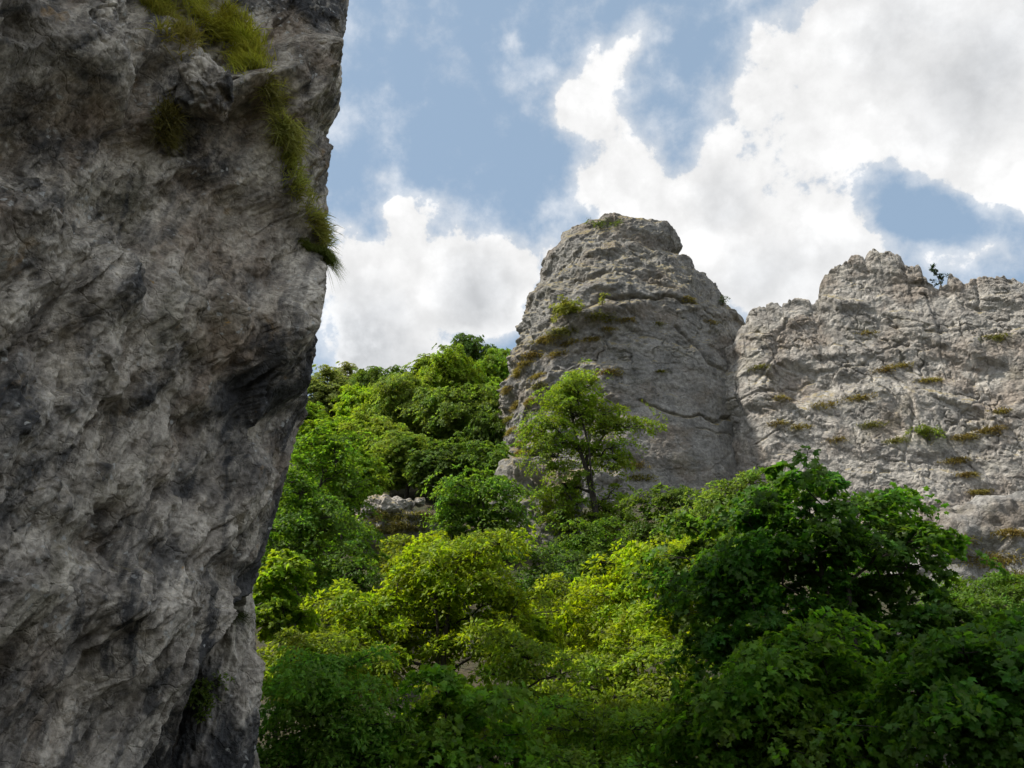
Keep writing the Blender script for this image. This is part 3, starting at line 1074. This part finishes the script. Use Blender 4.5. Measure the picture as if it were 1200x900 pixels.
tree_px('maple_tree', 'green maple leaning out from behind the dark maple towards the yellow tree', 770, 900, 600, 760, 21, 850, (.06, .11, .015), 80, 30, .15, 'maple', 115,
        lobes=BUSHY, br=.55, ns=9, trunk_r=.07, sep=1.2, flat=.36)
tree_px('beech_tree', 'shadowed green tree between the cliff edge and the forked yellow tree', 300, 400, 560, 690, 29, 350, (.06, .115, .014), 90, 38, .15, 'oval', 116,
        lobes=BUSHY, br=.6, ns=10, trunk_r=.09, sep=1.2, flat=.36)
tree_px('hazel_shrub', 'deep green shrub low at the edge of the bottom below the yellow tree', 760, 900, 840, 960, 14, 830, (.08, .16, .018), 60, 38, .095, 'oval', 117, cat='shrub',
        lobes=BUSHY, br=.4, ns=10, trunk_r=.04, fork=3, sep=1.2, flat=.36)
# --- middle distance
tree_px('ash_tree', 'slender bright green tree standing against the front of the rock tower', 620, 748, 443, 655, 44, 708, (.11, .165, .016), 140, 60, .145, 'oval', 120,
        lobes=[(.45, 0, .84, .3, .18), (.74, .1, .76, .26, .13), (.26, 0, .6, .26, .18), (.62, 0, .52, .33, .16), (.3, .1, .28, .28, .18), (.72, 0, .25, .28, .18)], br=0.83, sep=1.0, flat=.36, ns=10, trunk_r=.2, fork=2, base_y=668, open_=0.22)
tree_px('ash_tree', 'fresh green bushy tree between the grassy outcrop and the tower', 515, 612, 543, 660, 43, 570, (.085, .155, .022), 96, 37, .19, 'oval', 121,
        lobes=BUSHY, br=0.72, sep=1.0, flat=.36, ns=10, trunk_r=.14, fork=3, open_=0.3)
tree_px('hawthorn_tree', 'small rounded dark tree at the foot of the tower beside the slender tree', 738, 815, 565, 645, 41, 775, (.07, .115, .018), 61, 35, .17, 'oval', 122,
        lobes=BUSHY, br=0.61, sep=1.2, flat=.36, ns=10, trunk_r=.1)
tree_px('ash_tree', 'pale green loose tree below the gap between tower and rock face', 800, 935, 553, 665, 31, 860, (.095, .145, .03), 96, 34, .15, 'oval', 123,
        lobes=WIDE, br=0.61, sep=1.2, flat=.36, ns=10, trunk_r=.1, fork=2)
tree_px('beech_tree', 'tall shaded green tree along the edge of the dark cliff', 310, 430, 500, 690, 38, 370, (.075, .14, .015), 131, 37, .18, 'oval', 124,
        lobes=TALL, br=0.76, sep=1.2, flat=.36, ns=10, trunk_r=.16)
tree_px('beech_tree', 'dark green tree in the shade left of the grassy outcrop', 345, 450, 600, 720, 34, 400, (.065, .125, .015), 105, 37, .16, 'oval', 125,
        lobes=BUSHY, br=0.68, sep=1.2, flat=.36, ns=10, trunk_r=.12)
tree_px('hazel_shrub', 'yellowish bush just under the grassy outcrop', 425, 560, 628, 690, 36, 490, (.115, .15, .016), 78, 35, .15, 'oval', 126, cat='shrub',
        lobes=WIDE, br=0.58, sep=1.2, flat=.36, ns=10, trunk_r=.06, fork=3)
tree_px('hazel_shrub', 'dark green bush at the foot of the slender tree before the tower', 650, 745, 615, 700, 38, 690, (.075, .135, .018), 70, 35, .15, 'oval', 127, cat='shrub',
        lobes=BUSHY, br=0.58, sep=1.2, flat=.36, ns=10, trunk_r=.05, fork=3)

tree_px('hazel_shrub', 'low green shrub at the foot of the sloping grey slab', 1080, 1230, 672, 745, 36, 1150, (.07, .13, .018), 60, 38, .13, 'oval', 128, cat='shrub',
        lobes=WIDE, br=.6, ns=10, trunk_r=.04, fork=3, sep=1.0, flat=.42)

tree_px('hazel_shrub', 'shadowy green shrub in the gap behind the two yellow-green trees', 585, 690, 640, 745, 33, 640, (.05, .095, .016), 70, 40, .14, 'oval', 129, cat='shrub',
        lobes=BUSHY, br=.65, ns=10, trunk_r=.05, fork=3, sep=1.05, flat=.42)

# --- wooded hillside: four kinds, copied
def proto(kind, seed, W, H, n_b, per, leaf, **kw):
    L = {'round': [(0, 0, .62 * H, .5 * W, .5 * W, .36 * H), (.15 * W, .1 * W, .45 * H, .42 * W, .42 * W, .3 * H), (-.2 * W, -.1 * W, .5 * H, .34 * W, .34 * W, .3 * H)],
         'tall': [(0, 0, .4 * H, .42 * W, .42 * W, .25 * H), (0, 0, .65 * H, .38 * W, .38 * W, .25 * H), (.03 * W, 0, .86 * H, .22 * W, .22 * W, .14 * H)],
         'spread': [(.25 * W, 0, .6 * H, .32 * W, .32 * W, .26 * H), (-.26 * W, .1 * W, .55 * H, .3 * W, .3 * W, .26 * H), (0, -.1 * W, .8 * H, .34 * W, .34 * W, .2 * H), (0, .25 * W, .5 * H, .3 * W, .3 * W, .3 * H)]}[kind]
    return make_tree_meshes(kind, np.zeros(3), L, n_b, per, leaf, 'clump', seed, trunk_r=.2, **kw)


PROTO = [proto('round', 201, 7, 8, 240, 34, .165, br=.68, ns=8, flat=.42, sep=1.05), proto('tall', 202, 5.5, 10, 220, 34, .16, br=.64, ns=8, flat=.42, sep=1.05),
         proto('spread', 203, 8, 8, 250, 34, .165, br=.68, ns=8, flat=.42, sep=1.05), proto('round', 204, 6, 6.5, 170, 34, .165, br=.64, ns=8, flat=.42, sep=1.05)]

HILL = [  # px of crown centre x, top y, width px, depth, kind, colour, label
    (385, 428, 60, 86, 1, GRY, 'greyish green tree touching the cliff edge at the left end of the hillside wood'),
    (408, 424, 45, 104, 1, (.13, .145, .08), 'pale thin-leaved tree on the skyline next to the dark cliff'),
    (436, 428, 46, 100, 0, MID, 'rounded dark green skyline tree above the light yellow-green round tree'),
    (463, 430, 44, 100, 3, (.08, .13, .02), 'small mid green skyline tree left of the bare-topped one'),
    (500, 414, 56, 98, 1, (.10, .14, .022), 'taller skyline tree with twigs showing at its top'),
    (551, 388, 58, 96, 0, (.05, .085, .018), 'dark green tree standing highest on the skyline left of the tower'),
    (583, 404, 54, 92, 2, (.10, .165, .016), 'bright green tree on the skyline touching the tower'),
    (527, 408, 60, 88, 2, YGR, 'yellow-green broad tree just under the highest dark tree'),
    (422, 450, 52, 84, 3, (.16, .235, .014), 'light yellow-green round tree glowing in the hillside wood'),
    (455, 452, 70, 78, 2, YGR, 'sunny yellow-green tree right of the light round tree'),
    (490, 438, 90, 72, 2, (.105, .145, .028), 'broad olive tree with dark branching trunk on the hillside'),
    (545, 448, 95, 68, 0, (.08, .12, .024), 'large dark tree with visible trunk at the centre of the hillside wood'),
    (585, 440, 60, 74, 1, (.09, .15, .018), 'green tree squeezed against the left side of the tower'),
    (572, 480, 50, 64, 3, (.06, .10, .016), 'shadowy small tree at the lower left foot of the tower'),
    (395, 492, 90, 66, 0, (.11, .17, .014), 'yellowish green tree above the tall shaded tree by the cliff'),
    (440, 490, 84, 62, 2, (.125, .17, .022), 'wide light olive tree above the grassy outcrop'),
    (480, 505, 80, 58, 0, (.10, .145, .026), 'rounded olive green tree directly above the grey boulder'),
    (530, 512, 80, 56, 3, (.055, .092, .018), 'dark low tree just right of the boulder on the outcrop'),
    (575, 516, 66, 55, 3, (.07, .12, .018), 'dark bushy tree above the fresh green one by the tower'),
    (360, 470, 60, 74, 1, (.09, .15, .016), 'green tree half hidden by the dark cliff on the hillside'),
    (345, 545, 80, 50, 0, (.09, .16, .015), 'bright green tree half hidden behind the dark cliff edge'),
    (420, 525, 70, 52, 3, (.11, .17, .016), 'small yellow-green tree left of the boulder'),
    (610, 560, 50, 50, 3, (.07, .115, .016), 'small dark tree against the left base of the tower'),
]
pw = [7.0, 5.5, 8.0, 6.0]
ph_ = [8.0, 10.0, 8.0, 6.5]
rng = np.random.default_rng(5)
for (px, ytop, wpx, Y, k, colr, lab) in HILL:
    tp = at(px, ytop, Y)
    w = wpx / F * Y
    sc = w / pw[k] * 1.12
    gz = float(ground_h(tp[0], Y))
    h = tp[2] - gz
    sz = h / ph_[k] / 1.02
    sz = float(np.clip(sz, sc * .6, sc * 1.6))
    root = empty('hillside_tree', (tp[0], Y, tp[2] - sz * ph_[k] * 1.02))
    root.rotation_euler = (0, 0, rng.uniform(0, 6.28))
    root.scale = (sc, sc, sz)
    tag(root, lab, 'tree', 'trees of the hillside wood')
    link('trunk', PROTO[k][0], M_BARK, root)
    c = link('crown', PROTO[k][1], M_LEAF, root)
    c.color = (*[min(.5, v * LEAFK * w) for v, w in zip(colr, (1.2, 1.2, 1.0))], 1)


# ------------------------------------------------------------------ lesser rocks
zs = np.arange(-.8, at(255, 700, 13.3)[2] + .25, .018)
wdt = np.interp(zs, [-.8, 1, 3, zs[-1]], [.60, .56, .47, .34])
cxp = np.interp(zs, [zs[0], zs[-1]], [at(246, 900, 13.3)[0], at(258, 720, 13.3)[0]])


def pillar_disp(P):
    B = P * np.array([1, 1, .4])
    return .16 * facet(B * 1.6, 61, 1.2) + .08 * facet(B * 4, 62, 1.2) + .06 * ridged(B * 4, 4, 63, .55) + .03 * facet(P * 11, 64, 1.2)


_, S_PIL = build_ring_rock('rock_pillar', 'narrow dark rock pillar under the overhang at the foot of the cliff', 'rock pillar', M_CLIFF, zs, cxp, np.full_like(zs, 13.3), wdt, wdt * 1.2, 300, pillar_disp)

_p, _n = S_CLIFF.pick(243, 108, 5)
blob_rock('boulder', 'angular pale block wedged in the dark cliff just under the green grass band', 'boulder', M_CLIFF, _p + _n * .02 - [0, 0, .02], (.30, .34, .38), 67, .34, n=80, rot=.5)
b, S_B = blob_rock('boulder', 'pale grey boulder lying on the grassy outcrop amid the trees', 'boulder', M_WALL, at(455, 588, 45) + [0, .6, -.3], (1.35, 1.0, .65), 71, .3)
blob_rock('boulder', 'small grey stone in grass just right of the pale boulder', 'boulder', M_WALL, at(492, 588, 45.3), (.3, .3, .22), 74, .3, n=40)
_, S_OUT = blob_rock('rock_outcrop', 'dark rock outcrop with grassy top beneath the pale boulder', 'rock outcrop', M_TOWER, at(465, 625, 46.5), (2.9, 1.8, 1.3), 75, .22)
_, S_GUL = blob_rock('rock_outcrop', 'steep grey rocks in the gully left of the slender tree', 'rock outcrop', M_TOWER, at(628, 640, 47.5), (2.6, 2.0, 4.6), 79, .28, n=130)
_, S_RS = blob_rock('rock_slab', 'sloping grey slab with grass strips at the foot of the pale rock face', 'rock slab', M_SLAB, at(1195, 690, 46.5), (7.2, 3.6, 4.4), 83, .2, n=170, rot=-.25)
blob_rock('boulder', 'sunlit pale rock showing through the maple branches', 'boulder', M_WALL, at(1000, 765, 22), (1.2, .8, 1.2), 87, .3, n=70)
blob_rock('boulder', 'pale stone glimpsed at the bottom under the maple boughs', 'boulder', M_WALL, at(1035, 880, 18), (.7, .5, .8), 91, .3, n=60)


# ------------------------------------------------------------------ grass and small plants
def blades(name, pts, nrms, length, color, seed, mat=None, width=.012, lift=.6, sag=.9, parent=None, jitter=.05):
    rng = np.random.default_rng(seed)
    n = len(pts)
    L = length * rng.uniform(.5, 1.3, n)
    dirv = nrms * lift + np.array([0, 0, .75]) + rng.normal(size=(n, 3)) * .38
    dirv /= np.linalg.norm(dirv, axis=1, keepdims=True)
    side = np.cross(dirv, rng.normal(size=(n, 3)))
    side /= np.linalg.norm(side, axis=1, keepdims=True) + 1e-9
    hor = dirv.copy()
    hor[:, 2] = 0
    hor = hor / (np.linalg.norm(hor, axis=1, keepdims=True) + 1e-6)
    P0 = pts + rng.normal(size=(n, 3)) * jitter - nrms * .01
    rows = []
    for f in (0, .35, .7, 1.0):
        c = P0 + dirv * (L * f)[:, None] + (hor * .25 - np.array([0, 0, 1.0])) * (L * sag * f * f)[:, None] * rng.uniform(.7, 1.1, n)[:, None] ** 1
        w = width * (1 - .95 * f)
        rows.append((c - side * w, c + side * w))
    V = np.stack([r for pair in rows for r in pair], 1)
    q = np.array([[0, 1, 3, 2], [2, 3, 5, 4], [4, 5, 7, 6]])
    faces = (np.arange(n) * 8)[:, None, None] + q[None]
    me = raw_mesh(name, V.reshape(-1, 3), faces.reshape(-1, 4), 4, smooth=False)
    o = link(name, me, mat or M_GRASS, parent)
    o.color = (*color, 1)
    return o


def band_points(S, pts, width, n, rng, ymax=2000):
    """random surface points within a band of the rock seen along a line"""
    i = S.idx
    d = seg_dist(S.px[i], S.py[i], pts)
    w = np.exp(-(d / width) ** 2)
    w = np.where(w > .05, w, 0)
    w *= (S.d[i] ** 2)
    nz = .5 + fbm(S.V[i] * 1.6, 3, 91)
    w *= np.clip(nz * 2.4 - .85, 0, 1) ** 1.2
    c = rng.choice(i, n, p=w / w.sum())
    return S.V[c], S.N[c]


rg = np.random.default_rng(77)
for nm, line, wd, n, ln, colr, lab in (
    ('grass', [(208, -30), (238, 8), (268, 40), (302, 85)], 14, 6500, .30, (.38, .38, .07), 1),
    ('grass', [(168, -10), (182, 16), (203, 42), (213, 52)], 9, 2600, .26, (.34, .33, .09), 2),
    ('grass', [(300, 85), (325, 120), (338, 165)], 8, 1900, .24, (.33, .32, .12), 3),
    ('grass', [(205, 125), (192, 150), (198, 160)], 8, 900, .2, (.2, .19, .07), 4),
    ('grass', [(335, 165), (345, 215), (365, 250), (385, 285)], 6, 2200, .22, (.30, .32, .09), 5),
):
    Pp, Nn = band_points(S_CLIFF, line, wd, n, rg)
    o = blades(nm, Pp, Nn, ln, colr, 300 + lab, width=.009, lift=.7, sag=.75)
    tag(o, kind='stuff')


ORD = 'topmost,second,third,fourth,fifth,sixth,seventh,eighth,ninth,tenth,eleventh,twelfth,thirteenth,fourteenth,fifteenth,sixteenth,seventeenth,eighteenth,nineteenth,twentieth'.split(',')


def ranked(rows, zones, text):
    """a label for every tuft: its zone of the rock and its rank downwards in that zone"""
    out = {}
    for lo, hi, zone in zones:
        inz = sorted([(r[1], k) for k, r in enumerate(rows) if lo <= r[0] < hi])
        for n, (_, k) in enumerate(inz):
            out[k] = text % (('topmost' if n == 0 else ORD[n] + ' from the top'), zone)
    return out


def tuft(name, label, S, px, py, color, n, length, seed, spread, cat='grass tuft', group=None, width=.03, sag=.8, depth_rad=6):
    rng = np.random.default_rng(seed)
    p0, n0 = S.pick(px, py, depth_rad)
    i = S.idx
    dd = np.linalg.norm((S.V[i] - p0) * [.8, .8, 3.2], axis=1)
    w = np.exp(-(dd / (spread * .8)) ** 2)
    w = np.where(w > .03, w, 0)
    c = rng.choice(i, n, p=w / w.sum())
    o = blades(name, S.V[c], S.N[c], length, color, seed, width=width, sag=sag, jitter=spread * .05)
    tag(o, label, cat, group)
    return o


tuft('grass_tuft', 'thick green grass tuft hanging over the edge of the dark cliff against the sky', S_CLIFF, 381, 292, (.16, .20, .05), 2600, .24, 400, .24, width=.006, sag=1.2)
DRY = (.20, .165, .05)
DRG = (.15, .15, .04)
T_ROWS = [
    (652, 386, 420, .9, DRG), (628, 398, 260, .7, DRY), (700, 376, 380, 1.0, DRG), (735, 370, 160, .6, DRY), (615, 418, 300, .8, DRY), (600, 440, 260, .8, DRY),
    (645, 415, 200, .7, DRY), (672, 432, 120, .4, DRG), (712, 430, 300, .8, DRY), (690, 440, 160, .5, DRY), (625, 455, 160, .6, DRG), (598, 475, 260, .7, DRY),
    (592, 505, 260, .7, DRY), (610, 500, 240, .7, DRY), (600, 530, 260, .7, DRY), (742, 540, 300, .9, DRY), (750, 555, 240, .8, DRG), (775, 430, 70, .3, DRG),
    (640, 402, 200, .6, DRY), (608, 428, 200, .6, DRY), (622, 440, 200, .6, DRY), (588, 462, 200, .6, DRY), (612, 470, 160, .5, DRY), (590, 488, 200, .6, DRG), (605, 516, 200, .6, DRY), (636, 470, 140, .5, DRG), (660, 400, 240, .7, DRY), (718, 384, 160, .5, DRY), (775, 375, 60, .3, DRG), (810, 345, 140, .6, DRY), (838, 372, 90, .5, DRY), (690, 392, 180, .6, DRY)]
T_LAB = ranked(T_ROWS, [(0, 606, 'far left edge'), (606, 640, 'left flank'), (640, 680, 'left front'), (680, 740, 'middle front'), (740, 2000, 'right side')], "dry grass tuft, %s on the rock tower's %s")
for k, (px, py, n, sp, colr) in enumerate(T_ROWS):
    tuft('grass_tuft', T_LAB[k], S_TOWER, px, py, colr, n, .42, 420 + k, sp, group='dry grass tufts on the rock tower', sag=.9)
W_ROWS = [
    (1035, 428, 200, .7, DRY), (1055, 423, 140, .6, DRY), (1090, 440, 260, .6, DRY), (960, 470, 200, .8, DRY), (1000, 462, 220, .8, DRY), (935, 495, 160, .7, DRY), (1015, 495, 220, .7, DRG),
    (1045, 512, 220, .6, DRG), (1055, 582, 180, .6, DRY), (1125, 508, 320, .6, DRY), (1155, 500, 420, .7, DRY), (1115, 535, 300, .6, DRY), (1130, 552, 260, .5, DRY), (1143, 572, 300, .5, DRY),
    (1165, 390, 220, .7, DRG), (1168, 478, 160, .5, DRY), (905, 495, 140, .6, DRY), (890, 425, 140, .6, DRG), (1012, 385, 100, .5, DRY), (920, 460, 140, .6, DRY), (975, 515, 100, .5, DRY)]
W_LAB = ranked(W_ROWS, [(0, 950, 'left part'), (950, 1030, 'left centre'), (1030, 1100, 'right centre'), (1100, 1142, 'right part'), (1142, 3000, 'far right')], 'dry grass tuft, %s in the %s of the pale rock face')
for k, (px, py, n, sp, colr) in enumerate(W_ROWS):
    tuft('grass_tuft', W_LAB[k], S_WALL, px, py, colr, n, .40, 460 + k, sp, group='dry grass tufts on the pale rock face', sag=.9)
for k, (px, py, n, sp, colr) in enumerate([(1110, 630, 500, .9, DRG), (1150, 655, 500, 1.2, DRY), (1180, 675, 600, 1.2, DRG), (1180, 620, 400, .7, DRY)]):
    tuft('grass_tuft', ['olive grass strip at the upper left end of the grey slab', 'dry grass strip across the middle of the grey slab', 'longest olive grass strip low on the grey slab', 'small dry grass patch near the top of the grey slab'][k], S_RS, px, py, colr, n, .4, 490 + k, sp, group='grass strips on the slab', sag=.8)
for k, (px, py, n, sp) in enumerate([(440, 600, 700, .9), (470, 610, 700, .9), (500, 600, 600, .9), (425, 612, 500, .7)]):
    tuft('grass_tuft', 'dry olive grass clump on the outcrop ' + ['just left of the pale boulder', 'directly below the pale boulder', 'right of the pale boulder', 'at the left edge below the boulder'][k], S_OUT, px, py, (.12, .115, .04), n, .4, 500 + k, sp, group='grass on the outcrop', sag=.6, depth_rad=10)


def small_plant(name, label, S, px, py, color, h, w, n_b, per, leaf, seed, cat='shrub', shape='oval', group=None, br=.25, trunk_r=.03, fork=3):
    p0, n0 = S.pick(px, py, 7)
    L = [(0, 0, h * .6, w / 2, w / 2, h * .42)]
    ms = make_tree_meshes(name, np.zeros(3), L, n_b, per, leaf, shape, seed, br=br, ns=4, trunk_r=trunk_r, fork=fork)
    return put_tree(name, p0 - np.array([0, 0, .05]), ms, color, label, cat, group)


small_plant('shrub', 'green shrub growing on the ledge halfway up the rock tower', S_TOWER, 660, 376, (.13, .15, .04), 1.9, 2.2, 26, 30, .15, 520, br=.45)
small_plant('shrub', 'small green shrub right of the larger one on the tower ledge', S_TOWER, 712, 356, (.13, .15, .05), 1.3, 1.0, 12, 26, .13, 521, br=.35)
small_plant('shrub', 'green bush growing on the pale rock face among dry grass', S_WALL, 1084, 516, (.11, .15, .03), 1.6, 1.9, 26, 30, .14, 522, br=.42)
small_plant('shrub', 'tiny bush on the sloping right shoulder of the tower', S_TOWER, 848, 352, (.06, .085, .035), 1.2, .6, 8, 8, .1, 523, br=.22)
for k, (px, h, w, lab) in enumerate([(688, 1.0, 1.3, 'sparse bush at the left end of the tower top'), (703, .8, .9, 'tiny low bush between two others on the tower top'), (713, 1.5, 1.0, 'thin bare-stemmed bush on the tower top'), (724, 1.0, 1.5, 'densest little bush on the tower top')]):
    small_plant('shrub', lab, S_TOWER, px, 262, (.06, .09, .02), h, w, 9, 7 if k != 2 else 2, .1, 530 + k, br=.22)
# the small conifer on the crest
def pine(px, py, label, h, seed):
    p0, n0 = S_WALL.pick(px, py, 8)
    rng = np.random.default_rng(seed)
    root = empty('pine_tree', p0 - np.array([0, -.3, .2]))
    tag(root, label, 'tree')
    a, b_, ra, rb = [], [], [], []
    tip = np.array([-.35 * h * .5, 0, h])
    for k in range(8):
        a.append(tip * k / 8); b_.append(tip * (k + 1) / 8); ra.append(.05 * (1 - k / 9)); rb.append(.05 * (1 - (k + 1) / 9))
    pos, nr, dv = [], [], []
    for k in range(16):
        f = .3 + .7 * k / 16
        c = tip * f
        an = rng.uniform(0, 6.28)
        ln = h * .42 * (1.15 - f) * rng.uniform(.6, 1.2) + .1
        e = c + np.array([math.cos(an), math.sin(an), .15]) * ln
        a.append(c); b_.append(e); ra.append(.014); rb.append(.005)
        for q in range(34):
            g = rng.uniform(.3, 1.05)
            pos.append(c * (1 - g) + e * g + rng.normal(size=3) * .05)
            nr.append(rng.normal(size=3)); dv.append((e - c) / ln + rng.normal(size=3) * .6 + [0, 0, .3])
    link('trunk', tube_mesh('trunk', np.array(a), np.array(b_), np.array(ra), np.array(rb)), M_BARK, root)
    cm = leaf_mesh('crown', np.array(pos), np.array(nr), np.array(dv), rng.uniform(.1, .2, len(pos)), 'oval', rng)
    c = link('crown', cm, M_LEAF, root)
    c.color = (.022, .04, .018, 1)


pine(1100, 330, 'small dark crooked pine standing on the crest of the pale rock face', 2.0, 540)
small_plant('shrub', 'small leafy plant clinging to the front of the rock pillar', S_PIL, 238, 850, (.07, .11, .02), .75, .55, 16, 16, .06, 541, br=.14)
tuft('grass_tuft', 'mossy grass clump at the top of the rock pillar', S_PIL, 278, 722, (.06, .08, .025), 500, .2, 542, .16, width=.006, sag=1.2)

# ------------------------------------------------------------------ light, sky, camera
SUN_EL, SUN_AZ = math.radians(52), None
sun_dir = np.array([-.97, -.06, 0])
sun_dir /= np.linalg.norm(sun_dir)
sd = np.array([sun_dir[0] * math.cos(SUN_EL), sun_dir[1] * math.cos(SUN_EL), math.sin(SUN_EL)])
sun = bpy.data.lights.new('sun', 'SUN')
sun.energy = 5.0
sun.angle = math.radians(3.0)
sun.color = (1.0, .94, .84)
so = bpy.data.objects.new('sun', sun)
so.rotation_euler = Vector(sd).to_track_quat('Z', 'Y').to_euler()
COL.objects.link(so)

W = bpy.data.worlds.new('World')
SC.world = W
W.use_nodes = True
W.node_tree.nodes.clear()
t = NT(W.node_tree)
sky = t.new('ShaderNodeTexSky', sky_type='NISHITA')
sky.sun_disc = False
sky.sun_elevation = SUN_EL
sky.sun_rotation = math.atan2(sd[0], sd[1])
sky.altitude = 300
sky.air_density = 1.0
sky.dust_density = 1.6
sky.ozone_density = 1.0
dirn = t.vmath('NORMALIZE', t.new('ShaderNodeTexCoord').outputs['Generated'])


def field(lobes, vec):
    tot = None
    for (px, py, r, w) in lobes:
        d = ray(px, py)
        L = np.linalg.norm(d)
        ds = t.vmath('DISTANCE', vec, tuple(float(x) for x in d / L), out=1)
        v = t.mapr(ds, 0.0, r / L * 1.05, w, 0.0)
        tot = v if tot is None else t.math('ADD', tot, v)
    return tot


wn = t.scale(t.vmath('SUBTRACT', t.noise(dirn, 7, 6, .55, color=True), (.5, .5, .5)), .16)
wv = t.vmath('ADD', dirn, wn)
CL = [(1100, 60, 230, 1.3), (1010, 90, 150, .9), (1180, 190, 120, .9), (930, 20, 110, .9), (1230, 30, 260, 1.2), (880, 110, 90, .7),
      (700, 190, 85, 1.0), (790, 230, 110, 1.2), (870, 190, 110, 1.0), (880, 300, 120, 1.3), (960, 260, 90, .9), (760, 300, 120, 1.3), (680, 240, 60, .8),
      (700, 85, 65, .72), (745, 45, 55, .62), (665, 115, 48, .75), (690, 140, 60, .85), (735, 110, 60, .45), (1050, 300, 70, .8), (1130, 320, 60, .8), (960, 340, 110, 1.2), (1190, 315, 40, .6),
      (500, 300, 85, 1.2), (590, 330, 90, 1.3), (440, 300, 75, 1.0), (540, 370, 120, 1.2), (470, 255, 50, .8), (420, 400, 100, 1.1), (400, 310, 70, .9), (620, 300, 55, .75), (470, 350, 70, .6),
      (440, 200, 40, .6), (475, 145, 30, .6), (597, 22, 30, .7), (620, 240, 30, .3),
      (985, 205, 38, -.7), (1025, 238, 46, -.75), (1075, 262, 50, -.8), (1130, 278, 55, -.85), (1190, 262, 50, -.6), (1075, 205, 40, .3), (905, 75, 45, -.5), (860, 60, 40, -.35), (640, 180, 30, -.2),
      (300, 200, 200, .4), (600, -300, 300, .7), (1500, 200, 350, 1.0), (-300, 300, 300, .8), (-200, -300, 350, .8)]
S = t.math('MULTIPLY', field(CL, wv), .85)
fn = t.noise(dirn, 9, 8, .62)
fn2 = t.noise(t.vmath('ADD', dirn, (3.1, 1.7, .4)), 30, 6, .62)
pw_ = t.vmath('ADD', dirn, t.scale(t.vmath('SUBTRACT', t.noise(dirn, 22, 5, .6, color=True), (.5, .5, .5)), .05))


def puff(sc):
    nd = t.new('ShaderNodeTexVoronoi', feature='SMOOTH_F1')
    t.put(nd.inputs['Vector'], pw_)
    nd.inputs['Scale'].default_value = sc
    nd.inputs['Smoothness'].default_value = .35
    return nd.outputs['Distance']


pf = t.math('ADD', t.math('MULTIPLY', puff(11), .65), t.math('MULTIPLY', puff(27), .35))
dens = t.math('ADD', S, t.math('ADD', t.math('MULTIPLY', t.math('SUBTRACT', fn, .5), 2.0), t.math('MULTIPLY', t.math('SUBTRACT', fn2, .5), .8)))
dens = t.math('ADD', dens, t.math('MULTIPLY', t.math('SUBTRACT', .42, pf), 1.0))
# unseen cloud behind and above the camera, added to lift the ambient light
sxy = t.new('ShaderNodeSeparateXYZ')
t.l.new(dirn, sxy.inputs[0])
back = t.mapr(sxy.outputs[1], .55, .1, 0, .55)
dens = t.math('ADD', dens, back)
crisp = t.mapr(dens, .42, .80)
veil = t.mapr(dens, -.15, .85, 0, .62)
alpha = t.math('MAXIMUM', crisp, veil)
GR = [(560, 350, 85, .7), (1130, 100, 130, .32), (1040, 30, 90, .4), (420, 395, 90, .8), (900, 330, 90, .4), (800, 130, 60, .35), (1000, 300, 60, .3), (1190, 60, 120, .4), (840, 220, 60, .35)]
gf = field(GR, wv)
gf = t.math('MULTIPLY', gf, t.mapr(fn, .3, .6, .55, 1.15), clamp=True)
thick = t.mapr(dens, .5, 1.15)
br = t.mapr(t.math('MULTIPLY', thick, gf), 0, 1, 1.0, .60, False)
br = t.math('MULTIPLY', br, t.mapr(fn2, .3, .7, .93, 1.05))
br = t.math('MULTIPLY', br, t.mapr(pf, .25, .6, 1.05, .90))
cc = t.mix(gf, (1.0, 1.0, 1.0), (.93, .96, 1.0))
ccol = t.vmath('MULTIPLY', cc, (7.4, 7.4, 7.4))
ccol = t.scale(ccol, t.math('MULTIPLY', br, t.mapr(sxy.outputs[1], .52, -.1, 1.0, 1.6)))  # out-of-view clouds boosted as fill light for shaded rock and leaves
skyc = t.mix(.68, sky.outputs[0], (2.9, 3.95, 5.15))
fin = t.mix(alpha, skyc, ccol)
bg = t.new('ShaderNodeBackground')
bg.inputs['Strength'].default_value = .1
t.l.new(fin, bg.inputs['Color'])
wo = t.new('ShaderNodeOutputWorld')
t.l.new(bg.outputs[0], wo.inputs[0])

cam = bpy.data.cameras.new('camera')
cam.sensor_width = 36
cam.lens = F / 1200 * 36
cam.clip_end = 3000
co = bpy.data.objects.new('camera', cam)
co.location = CAM
co.rotation_euler = (math.radians(90) + PITCH, 0, 0)
COL.objects.link(co)
SC.camera = co

SC.render.engine = 'CYCLES'
SC.view_settings.view_transform = 'Standard'
SC.view_settings.look = 'None'
SC.view_settings.gamma = 1
SC.view_settings.use_curve_mapping = False
SC.view_settings.exposure = 0.45
SC.cycles.use_denoising = True
SC.cycles.max_bounces = 6
SC.cycles.adaptive_threshold = .02
SC.cycles.transmission_bounces = 6
SC.cycles.diffuse_bounces = 3
SC.cycles.glossy_bounces = 2
SC.cycles.sample_clamp_indirect = 8
